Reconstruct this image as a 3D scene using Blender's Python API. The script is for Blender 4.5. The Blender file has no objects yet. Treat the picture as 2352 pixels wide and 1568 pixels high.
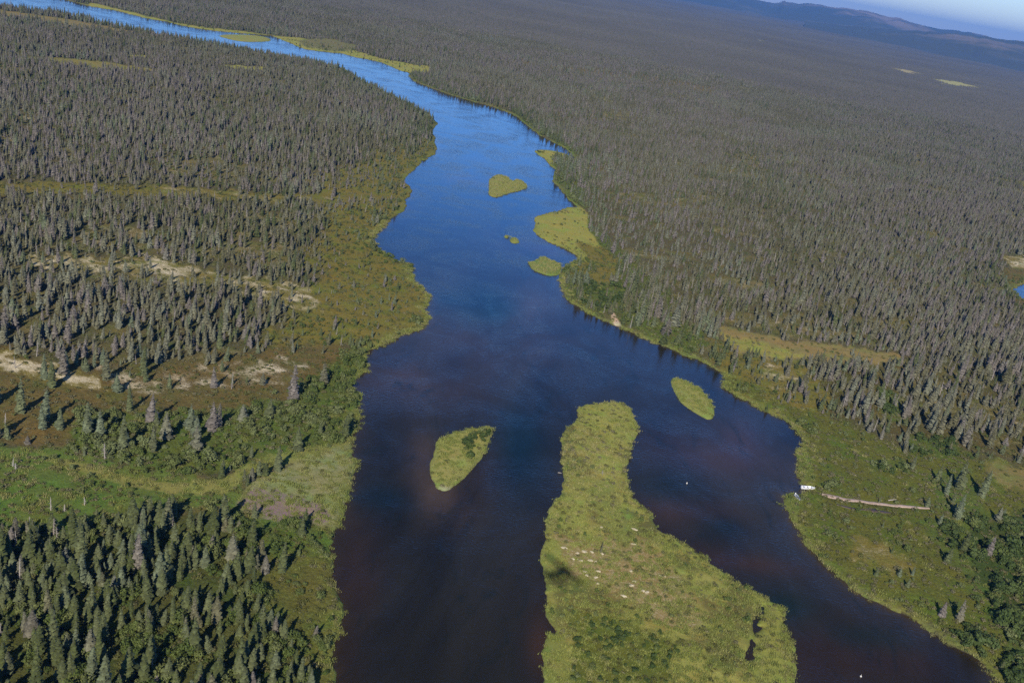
import bpy, math, random
import numpy as np
from mathutils import Vector, Matrix

random.seed(7)
rng = np.random.default_rng(11)
sc = bpy.context.scene
COL = sc.collection

# ------------------------------------------------------------------ camera
F = 3500.0 / 1.53061          # focal length in units of the 2352-wide map sketch
CX, CY = 1176.0, 784.0
H = 160.0                     # flying height in metres
P = math.radians(20.78)       # pitch below the horizon
RO = math.radians(10.2)       # roll
cR, sR, cP, sP = math.cos(RO), math.sin(RO), math.cos(P), math.sin(P)

def rot_axes():
    R0 = Vector((1, 0, 0)); U0 = Vector((0, sP, cP)); D = Vector((0, cP, -sP))
    X = R0 * cR + U0 * sR
    Y = -R0 * sR + U0 * cR
    return X, Y, D

def ground(px, py, z=0.0):
    """sketch coordinates -> point on the ground plane"""
    px = np.asarray(px, float) - CX; py = np.asarray(py, float) - CY
    u = px * cR + py * sR; v = -px * sR + py * cR
    den = (F * sP + v * cP); k = (H - z) / den
    return u * k, (F * cP - v * sP) * k

def sketch(x, y, z=0.0):
    """ground point -> sketch coordinates"""
    x = np.asarray(x, float); y = np.asarray(y, float)
    d = y * cP + (H - z) * sP
    dn = np.where(d > 1, d, 1)
    u = F * x / dn; v = F * ((H - z) * cP - y * sP) / dn
    px = u * cR - v * sR + CX; py = u * sR + v * cR + CY
    return px, py, d

cam_d = bpy.data.cameras.new('camera'); cam = bpy.data.objects.new('camera', cam_d); COL.objects.link(cam)
X_, Y_, D_ = rot_axes()
m = Matrix((X_, Y_, -D_)).transposed().to_4x4(); m.translation = Vector((0, 0, H))
cam.matrix_world = m
cam_d.lens = 35.0; cam_d.sensor_width = 36.0; cam_d.clip_start = 0.5; cam_d.clip_end = 200000
sc.camera = cam

# ------------------------------------------------------------------ sun and sky
PLANE = Vector((0.8, -10.0, H + 4.0))               # the aircraft the picture was taken from
gx, gy = ground(1284, 1330)
sun_dir = (Vector((float(gx), float(gy), 2.0)) - PLANE).normalized()     # direction the light travels
SUN_EL = math.asin(-sun_dir.z); SUN_AZ = math.atan2(-sun_dir.x, -sun_dir.y)
ld = bpy.data.lights.new('sun', 'SUN'); ld.energy = 3.6; ld.angle = math.radians(0.5); ld.color = (1.0, 0.90, 0.77)
sun = bpy.data.objects.new('sun', ld); COL.objects.link(sun)
sun.rotation_euler = sun_dir.to_track_quat('-Z', 'Y').to_euler(); sun.location = (0, -50, 400)
w = bpy.data.worlds.new('World'); sc.world = w; w.use_nodes = True
nt = w.node_tree; nt.nodes.clear()
sky = nt.nodes.new('ShaderNodeTexSky'); sky.sky_type = 'NISHITA'; sky.sun_disc = False
sky.sun_elevation = SUN_EL; sky.sun_rotation = SUN_AZ; sky.altitude = 200
sky.air_density = 1.0; sky.dust_density = 0.0; sky.ozone_density = 4.0
bg = nt.nodes.new('ShaderNodeBackground'); bg.inputs['Strength'].default_value = 0.13
wo = nt.nodes.new('ShaderNodeOutputWorld')

tcw = nt.nodes.new('ShaderNodeTexCoord'); sep = nt.nodes.new('ShaderNodeSeparateXYZ'); rmp = nt.nodes.new('ShaderNodeValToRGB'); mxw = nt.nodes.new('ShaderNodeMix')
mxw.data_type = 'RGBA'; mxw.blend_type = 'MULTIPLY'; mxw.inputs[0].default_value = 1.0
for _ in range(4): rmp.color_ramp.elements.new(0.5)
for e_, (p_, c_) in zip(rmp.color_ramp.elements, [(0.0, (.56, .56, .60)), (0.05, (.52, .56, .64)), (0.2, (.31, .70, 1.26)), (0.34, (.30, .48, .76)), (0.46, (.20, .23, .29)), (0.8, (.42, .34, .25))]):
    e_.position = p_; e_.color = (*c_, 1)          # deep clear blue of a dry northern sky above a pale horizon
nt.links.new(tcw.outputs['Generated'], sep.inputs[0]); nt.links.new(sep.outputs[2], rmp.inputs[0])
nt.links.new(sky.outputs[0], mxw.inputs[6]); nt.links.new(rmp.outputs[0], mxw.inputs[7]); nt.links.new(mxw.outputs[2], bg.inputs[0])
nt.links.new(bg.outputs[0], wo.inputs[0])
sc.view_settings.view_transform = 'Standard'; sc.view_settings.look = 'None'
sc.view_settings.exposure = 0.8; sc.view_settings.gamma = 1.0
sc.cycles.max_bounces = 5; sc.cycles.diffuse_bounces = 2; sc.cycles.glossy_bounces = 2
sc.cycles.transmission_bounces = 2; sc.cycles.volume_bounces = 0; sc.cycles.transparent_max_bounces = 4
sc.cycles.use_denoising = False
HAZE = 4.4e-5

# ------------------------------------------------------------------ helpers
def tag(o, label=None, cat=None, group=None, kind=None):
    if label: o['label'] = label
    if cat: o['category'] = cat
    if group: o['group'] = group
    if kind: o['kind'] = kind
    return o

def mesh_np(name, co, tris=None, quads=None, mat=None, smooth=False):
    me = bpy.data.meshes.new(name)
    co = np.asarray(co, np.float32)
    me.vertices.add(len(co)); me.vertices.foreach_set('co', co.ravel())
    f = quads if quads is not None else tris
    if f is not None:
        f = np.asarray(f, np.int32); n, k = f.shape
        me.loops.add(n * k); me.loops.foreach_set('vertex_index', f.ravel())
        me.polygons.add(n)
        me.polygons.foreach_set('loop_start', np.arange(0, n * k, k, dtype=np.int32))
        if smooth: me.polygons.foreach_set('use_smooth', np.ones(n, bool))
    me.update(calc_edges=True)
    if mat: me.materials.append(mat)
    return me

def link(name, me, parent=None, loc=None):
    o = bpy.data.objects.new(name, me); COL.objects.link(o)
    if parent: o.parent = parent
    if loc is not None: o.location = loc
    return o

class MB:
    """collects verts and faces (any polygon) into one mesh"""
    def __init__(s): s.v = []; s.f = []; s.mi = []
    def add(s, vs, fs, mi=0):
        b = len(s.v); s.v += [tuple(v) for v in vs]; s.f += [tuple(i + b for i in f) for f in fs]; s.mi += [mi] * len(fs)
    def tube(s, p0, p1, r0, r1, n=6, cap=True, mi=0):
        p0 = Vector(p0); p1 = Vector(p1); d = (p1 - p0).normalized()
        a = d.orthogonal().normalized(); b = d.cross(a)
        vs = []
        for p, r in ((p0, r0), (p1, r1)):
            for k in range(n):
                t = 2 * math.pi * k / n
                vs.append(p + a * math.cos(t) * r + b * math.sin(t) * r)
        fs = [(k, (k + 1) % n, n + (k + 1) % n, n + k) for k in range(n)]
        if cap: fs += [tuple(range(n))[::-1], tuple(range(n, 2 * n))]
        s.add(vs, fs, mi)
    def box(s, c, d, rz=0, mi=0):
        c = Vector(c); R = Matrix.Rotation(rz, 3, 'Z'); vs = []
        for z in (-1, 1):
            for x, y in ((-1, -1), (1, -1), (1, 1), (-1, 1)):
                vs.append(c + R @ Vector((x * d[0] / 2, y * d[1] / 2, z * d[2] / 2)))
        s.add(vs, [(3, 2, 1, 0), (4, 5, 6, 7), (0, 1, 5, 4), (1, 2, 6, 5), (2, 3, 7, 6), (3, 0, 4, 7)], mi)
    def loft(s, rings, mi=0, cap=True):
        n = len(rings[0]); vs = [p for r in rings for p in r]; fs = []
        for i in range(len(rings) - 1):
            for k in range(n):
                fs.append((i * n + k, i * n + (k + 1) % n, (i + 1) * n + (k + 1) % n, (i + 1) * n + k))
        if cap: fs += [tuple(range(n))[::-1], tuple((len(rings) - 1) * n + k for k in range(n))]
        s.add(vs, fs, mi)
    def mesh(s, name, *mats, smooth=False):
        me = bpy.data.meshes.new(name); me.from_pydata(s.v, [], s.f)
        for mt in mats: me.materials.append(mt)
        me.polygons.foreach_set('material_index', s.mi)
        if smooth: me.polygons.foreach_set('use_smooth', [True] * len(s.f))
        me.update(); return me

# value noise in numpy
_nt = rng.random((256, 256))
def vnoise(x, y):
    x = np.asarray(x, float); y = np.asarray(y, float)
    xi = np.floor(x).astype(np.int64); yi = np.floor(y).astype(np.int64)
    fx = x - xi; fy = y - yi; fx = fx * fx * (3 - 2 * fx); fy = fy * fy * (3 - 2 * fy)
    a = _nt[xi & 255, yi & 255]; b = _nt[(xi + 1) & 255, yi & 255]
    c = _nt[xi & 255, (yi + 1) & 255]; d = _nt[(xi + 1) & 255, (yi + 1) & 255]
    return (a + (b - a) * fx) * (1 - fy) + (c + (d - c) * fx) * fy
def fnoise(x, y, oct=3):
    s = 0; a = 0.5; t = 0
    for k in range(oct):
        s = s + a * vnoise(x * 2 ** k + 13.7 * k, y * 2 ** k + 7.1 * k); t += a; a *= 0.5
    return s / t
def sstep(a, b, x):
    t = np.clip((x - a) / (b - a), 0, 1); return t * t * (3 - 2 * t)

def catmull(pts, sub=3):
    p = np.array(pts, float); n = len(p); out = []
    for i in range(n):
        p0, p1, p2, p3 = p[(i - 1) % n], p[i], p[(i + 1) % n], p[(i + 2) % n]
        for k in range(sub):
            t = k / sub
            out.append(0.5 * ((2 * p1) + (-p0 + p2) * t + (2 * p0 - 5 * p1 + 4 * p2 - p3) * t * t + (-p0 + 3 * p1 - 3 * p2 + p3) * t ** 3))
    return np.array(out)

def sdist(poly, x, y):
    """signed distance, positive inside"""
    poly = np.asarray(poly, float); shp = np.shape(x); x = np.ravel(x).astype(np.float32); y = np.ravel(y).astype(np.float32)
    d2 = np.full(x.shape, 1e20, np.float32); ins = np.zeros(x.shape, bool)
    n = len(poly)
    for i in range(n):
        x0, y0 = poly[i]; x1, y1 = poly[(i + 1) % n]
        ex, ey = x1 - x0, y1 - y0; L = ex * ex + ey * ey + 1e-9
        dx = x - np.float32(x0); dy = y - np.float32(y0)
        t = np.clip((dx * np.float32(ex) + dy * np.float32(ey)) / np.float32(L), 0, 1)
        qx = dx - t * np.float32(ex); qy = dy - t * np.float32(ey)
        np.minimum(d2, qx * qx + qy * qy, out=d2)
        if y0 != y1:
            c = ((y0 > y) != (y1 > y)) & (x < (ex) * (y - y0) / (y1 - y0) + x0)
            ins ^= c
    d = np.sqrt(d2)
    return np.where(ins, d, -d).reshape(shp)

# ------------------------------------------------------------------ materials
class NT:
    def __init__(s, name):
        s.m = bpy.data.materials.new(name); s.m.use_nodes = True; s.t = s.m.node_tree; s.t.nodes.clear()
        s.out = s.t.nodes.new('ShaderNodeOutputMaterial'); s.b = s.t.nodes.new('ShaderNodeBsdfPrincipled')
        s.t.links.new(s.b.outputs[0], s.out.inputs[0])
    def n(s, typ, **kw):
        nd = s.t.nodes.new('ShaderNode' + typ)
        for k, v in kw.items():
            if k in nd.inputs: s.set(nd.inputs[k], v)
            else: setattr(nd, k, v)
        return nd
    def set(s, inp, v):
        if isinstance(v, bpy.types.NodeSocket): s.t.links.new(v, inp)
        else: inp.default_value = v
    def mix(s, f, a, b, mode='MIX'):
        nd = s.t.nodes.new('ShaderNodeMix'); nd.data_type = 'RGBA'; nd.blend_type = mode
        s.set(nd.inputs[0], f); s.set(nd.inputs[6], a); s.set(nd.inputs[7], b); return nd.outputs[2]
    def math(s, op, a, b=0.0, c=0.0, clamp=False):
        nd = s.t.nodes.new('ShaderNodeMath'); nd.operation = op; nd.use_clamp = clamp
        s.set(nd.inputs[0], a); s.set(nd.inputs[1], b); s.set(nd.inputs[2], c); return nd.outputs[0]
    def noise(s, scale, detail=3, rough=0.55, vec=None, dist=0.0):
        nd = s.n('TexNoise'); nd.inputs['Scale'].default_value = scale; nd.inputs['Detail'].default_value = detail
        nd.inputs['Roughness'].default_value = rough; nd.inputs['Distortion'].default_value = dist
        if vec: s.t.links.new(vec, nd.inputs['Vector'])
        return nd.outputs[0]
    def ramp(s, fac, stops, interp='LINEAR'):
        nd = s.t.nodes.new('ShaderNodeValToRGB'); nd.color_ramp.interpolation = interp
        el = nd.color_ramp.elements
        while len(el) < len(stops): el.new(0.5)
        for e, (p, c) in zip(el, stops):
            e.position = p; e.color = (*c, 1) if len(c) == 3 else c
        s.set(nd.inputs[0], fac); return nd.outputs[0]
    def maprange(s, v, a, b, c=0.0, d=1.0):
        nd = s.t.nodes.new('ShaderNodeMapRange'); s.set(nd.inputs[0], v)
        for i, q in enumerate((a, b, c, d)): s.set(nd.inputs[1 + i], q)
        return nd.outputs[0]

def c4(c): return (c[0], c[1], c[2], 1.0)

def plain(name, col, rough=0.6, metal=0.0, var=0.15, scale=3.0):
    t = NT(name); tc = t.n('TexCoord').outputs['Object']
    n = t.noise(scale, 3, 0.6, tc)
    f = t.maprange(n, 0.3, 0.7, 1 - var, 1 + var)
    c = t.mix(1.0, c4(col), f, 'MULTIPLY')
    t.set(t.b.inputs['Base Color'], c); t.b.inputs['Roughness'].default_value = rough; t.b.inputs['Metallic'].default_value = metal
    return t.m

def foliage(name, greens, dead=None, dead_frac=0.0, bough=False):
    """leaf or needle colour that varies from plant to plant and within a plant"""
    t = NT(name)
    r = t.n('ObjectInfo').outputs['Random']; pos = t.n('NewGeometry').outputs['Position']
    tc = t.n('TexCoord').outputs['Object']
    big = t.noise(0.009, 4, 0.6, pos)
    rr = t.math('ADD', r, t.maprange(big, 0.38, 0.62, -0.35, 0.35), clamp=True)
    k = len(greens)
    col = t.ramp(rr, [(i / max(1, k - 1), g) for i, g in enumerate(greens)])
    if dead:
        r2 = t.math('FRACT', t.math('MULTIPLY', r, 37.17))
        thr = t.maprange(t.noise(0.004, 3, 0.6, pos), 0.38, 0.62, dead_frac * 0.2, dead_frac * 2.2)
        isd = t.maprange(t.math('SUBTRACT', thr, r2), -0.04, 0.04)
        col = t.mix(isd, col, c4(dead))
    n = t.noise(2.2, 3, 0.65, tc)
    col = t.mix(1.0, col, t.maprange(n, 0.3, 0.7, 0.72, 1.28), 'MULTIPLY')
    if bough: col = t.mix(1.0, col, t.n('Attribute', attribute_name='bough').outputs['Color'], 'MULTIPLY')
    t.set(t.b.inputs['Base Color'], col); t.b.inputs['Roughness'].default_value = 0.75
    t.b.inputs['Specular IOR Level'].default_value = 0.25
    return t.m

M_spruce = foliage('spruce_needles', [(0.088, 0.087, 0.042), (0.106, 0.104, 0.058), (0.121, 0.120, 0.076), (0.130, 0.138, 0.094)],
                   dead=(0.132, 0.119, 0.102), dead_frac=0.26, bough=True)
M_green = foliage('green_spruce_needles', [(0.054, 0.068, 0.020), (0.068, 0.082, 0.030), (0.086, 0.100, 0.044), (0.102, 0.124, 0.072)], dead=(0.11, 0.10, 0.08), dead_frac=0.05, bough=True)
M_bark = plain('bark', (0.13, 0.11, 0.09), 0.9)
M_snag = plain('dead_wood', (0.26, 0.235, 0.21), 0.9)
M_grey = plain('weathered_wood', (0.34, 0.31, 0.28), 0.85)
M_willow = foliage('willow_leaves', [(0.055, 0.080, 0.015), (0.075, 0.100, 0.022), (0.10, 0.118, 0.036), (0.115, 0.138, 0.052)])
M_dwarf = foliage('dwarf_shrub_leaves', [(0.07, 0.075, 0.018), (0.085, 0.092, 0.024), (0.10, 0.10, 0.036), (0.125, 0.118, 0.062)])
M_grass = foliage('grass_blades', [(0.15, 0.18, 0.04), (0.18, 0.20, 0.05), (0.22, 0.21, 0.08)])

def make_ground_mat(name):
    t = NT(name); pos = t.n('NewGeometry').outputs['Position']
    a = t.n('Attribute', attribute_name='cover').outputs['Color']
    mk = t.n('SeparateColor'); am = t.n('Attribute', attribute_name='mask').outputs['Color']; t.set(mk.inputs[0], am)
    lich, fine, pink = mk.outputs[0], mk.outputs[1], mk.outputs[2]
    n1 = t.noise(0.9, 5, 0.7, pos); n2 = t.noise(0.09, 4, 0.6, pos); n3 = t.noise(3.2, 3, 0.7, pos)
    c = t.mix(1.0, a, t.mix(fine, t.maprange(n1, 0.3, 0.7, 0.62, 1.42), t.maprange(n1, 0.3, 0.7, 0.9, 1.12)), 'MULTIPLY')
    c = t.mix(1.0, c, t.maprange(n3, 0.3, 0.7, 0.78, 1.25), 'MULTIPLY')
    hue = t.ramp(n2, [(0.25, (0.78, 1.12, 0.8)), (0.5, (1, 1, 1)), (0.75, (1.14, 0.98, 0.92))])
    c = t.mix(1.0, c, hue, 'MULTIPLY')
    # pale reindeer lichen showing between the dwarf shrubs, in broken streaks
    mp = t.n('Mapping'); t.set(mp.inputs[0], pos); mp.inputs['Scale'].default_value = (0.55, 1.1, 1.0); mp.inputs['Rotation'].default_value = (0, 0, 0.5)
    ln = t.noise(1.0, 6, 0.95, mp.outputs[0], 2.0)
    lv = t.math('ADD', ln, t.math('MULTIPLY', lich, 0.225))
    lm = t.maprange(lv, 0.725, 0.86)
    lc = t.mix(t.maprange(n3, 0.35, 0.65), c4((0.72, 0.65, 0.48)), c4((0.42, 0.34, 0.22)))
    c = t.mix(lm, c, lc)
    # fireweed
    pn = t.noise(2.6, 4, 0.85, pos)
    pm = t.maprange(t.math('ADD', pn, t.math('MULTIPLY', pink, 0.17)), 0.66, 0.76)
    pm = t.math('MULTIPLY', pm, pink)
    c = t.mix(pm, c, c4((0.28, 0.13, 0.25)))
    t.set(t.b.inputs['Base Color'], c); t.b.inputs['Roughness'].default_value = 0.95
    t.b.inputs['Specular IOR Level'].default_value = 0.1
    bp = t.n('Bump'); bp.inputs['Strength'].default_value = 0.8; bp.inputs['Distance'].default_value = 0.5
    hsum = t.math('ADD', n1, t.math('MULTIPLY', n3, 0.4)); t.set(bp.inputs['Height'], hsum)
    t.set(bp.inputs['Strength'], t.maprange(fine, 0.0, 1.0, 0.8, 0.3)); t.set(t.b.inputs['Normal'], bp.outputs[0])
    return t.m
M_ground = make_ground_mat('tundra_ground')

def make_water():
    t = NT('river_water'); pos = t.n('NewGeometry').outputs['Position']
    mp = t.n('Mapping'); t.set(mp.inputs[0], pos); mp.inputs['Scale'].default_value = (1.0, 0.38, 1.0); mp.inputs['Rotation'].default_value = (0, 0, 0.25)
    n1 = t.noise(0.022, 5, 0.6, mp.outputs[0], 0.8)
    n2 = t.noise(0.008, 3, 0.5, mp.outputs[0])
    v = t.math('ADD', t.math('MULTIPLY', n1, 0.6), t.math('MULTIPLY', n2, 0.4))
    wp = t.noise(0.07, 6, 0.7, mp.outputs[0], 1.6)
    bed = t.mix(1.0, t.n('Attribute', attribute_name='bed').outputs['Color'], t.maprange(v, 0.36, 0.64, 0.45, 1.6), 'MULTIPLY')
    bed = t.mix(t.maprange(wp, 0.54, 0.70, 0.0, 0.6), bed, c4((0.005, 0.010, 0.010)))
    t.set(t.b.inputs['Base Color'], bed)
    t.b.inputs['IOR'].default_value = 1.333; t.b.inputs['Roughness'].default_value = 0.12
    mq = t.n('Mapping'); t.set(mq.inputs[0], pos); mq.inputs['Scale'].default_value = (0.45, 1.0, 1.0); mq.inputs['Rotation'].default_value = (0, 0, -0.12)
    r1 = t.noise(1.3, 4, 0.6, mq.outputs[0]); r2 = t.noise(0.028, 5, 0.65, pos, 1.2)
    bp = t.n('Bump'); bp.inputs['Distance'].default_value = 0.35
    t.set(bp.inputs['Strength'], t.maprange(r2, 0.38, 0.62, 0.05, 0.38)); t.set(bp.inputs['Height'], r1)
    t.set(t.b.inputs['Normal'], bp.outputs[0])
    return t.m
M_water = make_water()

# ------------------------------------------------------------------ the map (traced on the ground plane)
RIVER = [(-300,-110),(0,-38),(100,-12),(150,0),(207,15),(267,25),(333,42),(383,50),(420,60),(500,72),(567,78),(617,82),(633,86),(667,100),(700,113),(767,122),
 (784,123),(817,132),(874,143),(917,162),(939,167),(937,173),(951,187),(984,200),(1031,217),(1067,228),(1101,238),(1134,247),(1177,263),(1197,277),(1224,300),(1261,323),(1297,340),(1317,360),
 (1315,364),(1297,353),(1257,345),(1226,347),(1251,365),(1261,380),(1274,390),(1269,402),(1269,417),(1281,430),(1294,443),(1307,458),(1321,470),(1324,475),(1304,477),(1271,487),(1237,495),(1226,500),(1226,513),
 (1224,529),(1234,541),(1267,559),(1304,574),(1331,593),(1317,603),(1299,616),(1287,636),(1287,659),(1297,679),(1317,699),(1351,719),(1384,736),(1414,749),(1437,759),(1484,779),(1534,799),(1568,817),
 (1601,826),(1635,844),(1658,859),(1660,873),(1661,889),(1685,906),(1718,923),(1758,943),(1788,959),(1815,979),(1835,1003),(1840,1023),(1828,1033),(1826,1045),(1831,1065),(1830,1095),(1836,1108),(1848,1116),(1868,1121),(1858,1128),
 (1845,1135),(1835,1137),(1826,1142),(1819,1133),(1806,1138),(1805,1158),(1813,1178),(1816,1198),(1831,1218),(1841,1242),(1861,1265),(1878,1285),(1901,1307),(1935,1332),(1968,1357),(2008,1378),(2051,1400),(2088,1415),(2115,1435),(2148,1455),(2195,1482),(2228,1498),(2255,1522),(2271,1545),(2282,1570),(2330,1640),(2400,1720),(2450,1950),
 (745,1950),(768,1700),(766,1568),(765,1500),(775,1450),(782,1415),(775,1370),(762,1330),(757,1300),(765,1240),(775,1210),(790,1170),(800,1130),(812,1080),(815,1050),(808,1020),(815,980),(825,950),(829,918),(824,906),(810,901),
 (808,885),(818,870),(838,850),(843,825),(845,806),(874,793),(917,774),(961,758),(974,746),(987,726),(976,713),(986,696),(986,679),(971,659),(951,646),(947,629),(947,614),(941,606),(917,601),(897,591),(877,574),(862,556),(861,546),(879,523),
 (907,497),(927,485),(934,473),(931,460),(946,443),(944,430),(927,417),(944,397),(971,370),(1001,355),(1002,337),(999,315),(992,300),(1006,286),(985,266),(940,240),(900,219),(860,200),(810,173),(780,155),
 (700,138),(633,127),(500,104),(400,86),(233,53),(133,32),(0,12),(-300,-60)]
ISLANDS = [
 ('heart', [(1124,413),(1142,402),(1164,407),(1176,416),(1189,413),(1204,420),(1211,428),(1197,437),(1167,445),(1141,453),(1124,448),(1123,430)]),
 ('speck', [(1171,551),(1181,546),(1192,553),(1192,558),(1177,559)]),
 ('tiny', [(1156,543),(1162,541),(1169,545),(1163,547)]),
 ('oval', [(1214,603),(1231,598),(1244,590),(1261,596),(1284,604),(1287,614),(1284,629),(1264,633),(1244,628),(1224,619),(1217,611)]),
 ('teardrop', [(1130,983),(1095,985),(1055,990),(1020,1003),(1003,1015),(998,1040),(990,1065),(990,1090),(998,1110),(1005,1122),(1025,1127),(1040,1118),(1065,1097),(1095,1065),(1115,1035),(1127,1010)]),
 ('leaf', [(1545,868),(1560,870),(1590,883),(1615,900),(1635,925),(1641,945),(1638,960),(1625,963),(1600,950),(1570,930),(1555,910),(1543,885)]),
 ('far', [(503,82),(533,80),(583,82),(617,88),(620,95),(583,97),(550,95),(517,88)]),
 ('long', [(1325,945),(1345,932),(1400,926),(1430,930),(1455,950),(1462,985),(1462,1005),(1450,1025),(1446,1045),(1440,1060),(1435,1075),(1442,1090),(1440,1103),(1448,1120),(1460,1150),(1490,1175),(1515,1215),(1545,1230),(1568,1250),(1620,1285),(1680,1330),(1720,1350),(1770,1380),(1800,1398),(1808,1420),(1800,1430),(1812,1455),(1825,1490),(1830,1568),(1850,1750),
   (1230,1750),(1250,1600),(1254,1568),(1249,1512),(1254,1465),(1274,1460),(1277,1448),(1261,1428),(1257,1412),(1259,1378),(1254,1348),(1244,1332),(1241,1312),(1241,1262),(1254,1232),(1256,1202),(1267,1162),(1284,1142),(1291,1112),(1291,1078),(1287,1045),(1287,1020),(1290,1000),(1300,985),(1320,965)]),
]
POND = [(2327,667),(2335,660),(2360,650),(2420,640),(2480,650),(2500,680),(2440,700),(2370,695),(2345,682)]
SLITS = [[(1752,1396),(1746,1412),(1740,1424),(1738,1436),(1750,1441),(1739,1452),(1733,1462),(1730,1472),(1736,1479),(1730,1490),(1722,1500),(1726,1508),(1718,1526),(1713,1524),(1716,1508),(1717,1496),(1724,1485),(1724,1470),(1727,1455),(1728,1436),(1735,1420),(1742,1406),(1748,1396)]]

def world_poly(pts, sub=3):
    c = catmull(pts, sub); x, y = ground(c[:, 0], c[:, 1]); return np.stack([x, y], 1)
river_w = world_poly(RIVER, 2)
# rough the line up a little
def near_shore_noise(x, y):
    r = np.hypot(x, y)
    return (fnoise(x / 3.0, y / 3.0, 2) - 0.5) * 2.2 + (fnoise(x / 11.0, y / 11.0, 2) - 0.5) * 3.0

# polar survey grid
r1 = np.geomspace(60, 3200, 1150); r2 = np.geomspace(3200, 42000, 150)[1:]
RR = np.concatenate([r1, r2])
A_in = np.radians(np.linspace(-36, 38, 900)); A_l = np.radians(np.linspace(-85, -36, 40))[:-1]; A_r = np.radians(np.linspace(38, 85, 40))[1:]
AA = np.concatenate([A_l, A_in, A_r])
G_r, G_a = np.meshgrid(RR, AA, indexing='ij')
GX = G_r * np.sin(G_a); GY = G_r * np.cos(G_a)
SD = -sdist(river_w, GX, GY)                       # + on land
SD = np.minimum(SD, -sdist(world_poly(POND, 2), GX, GY))
SD = SD + near_shore_noise(GX, GY) * np.exp(-np.abs(SD) / 12)

GPX, GPY, GD = sketch(GX, GY)
far_noise = (fnoise(GPX / 22, GPY / 14, 3) - 0.5)

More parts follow.
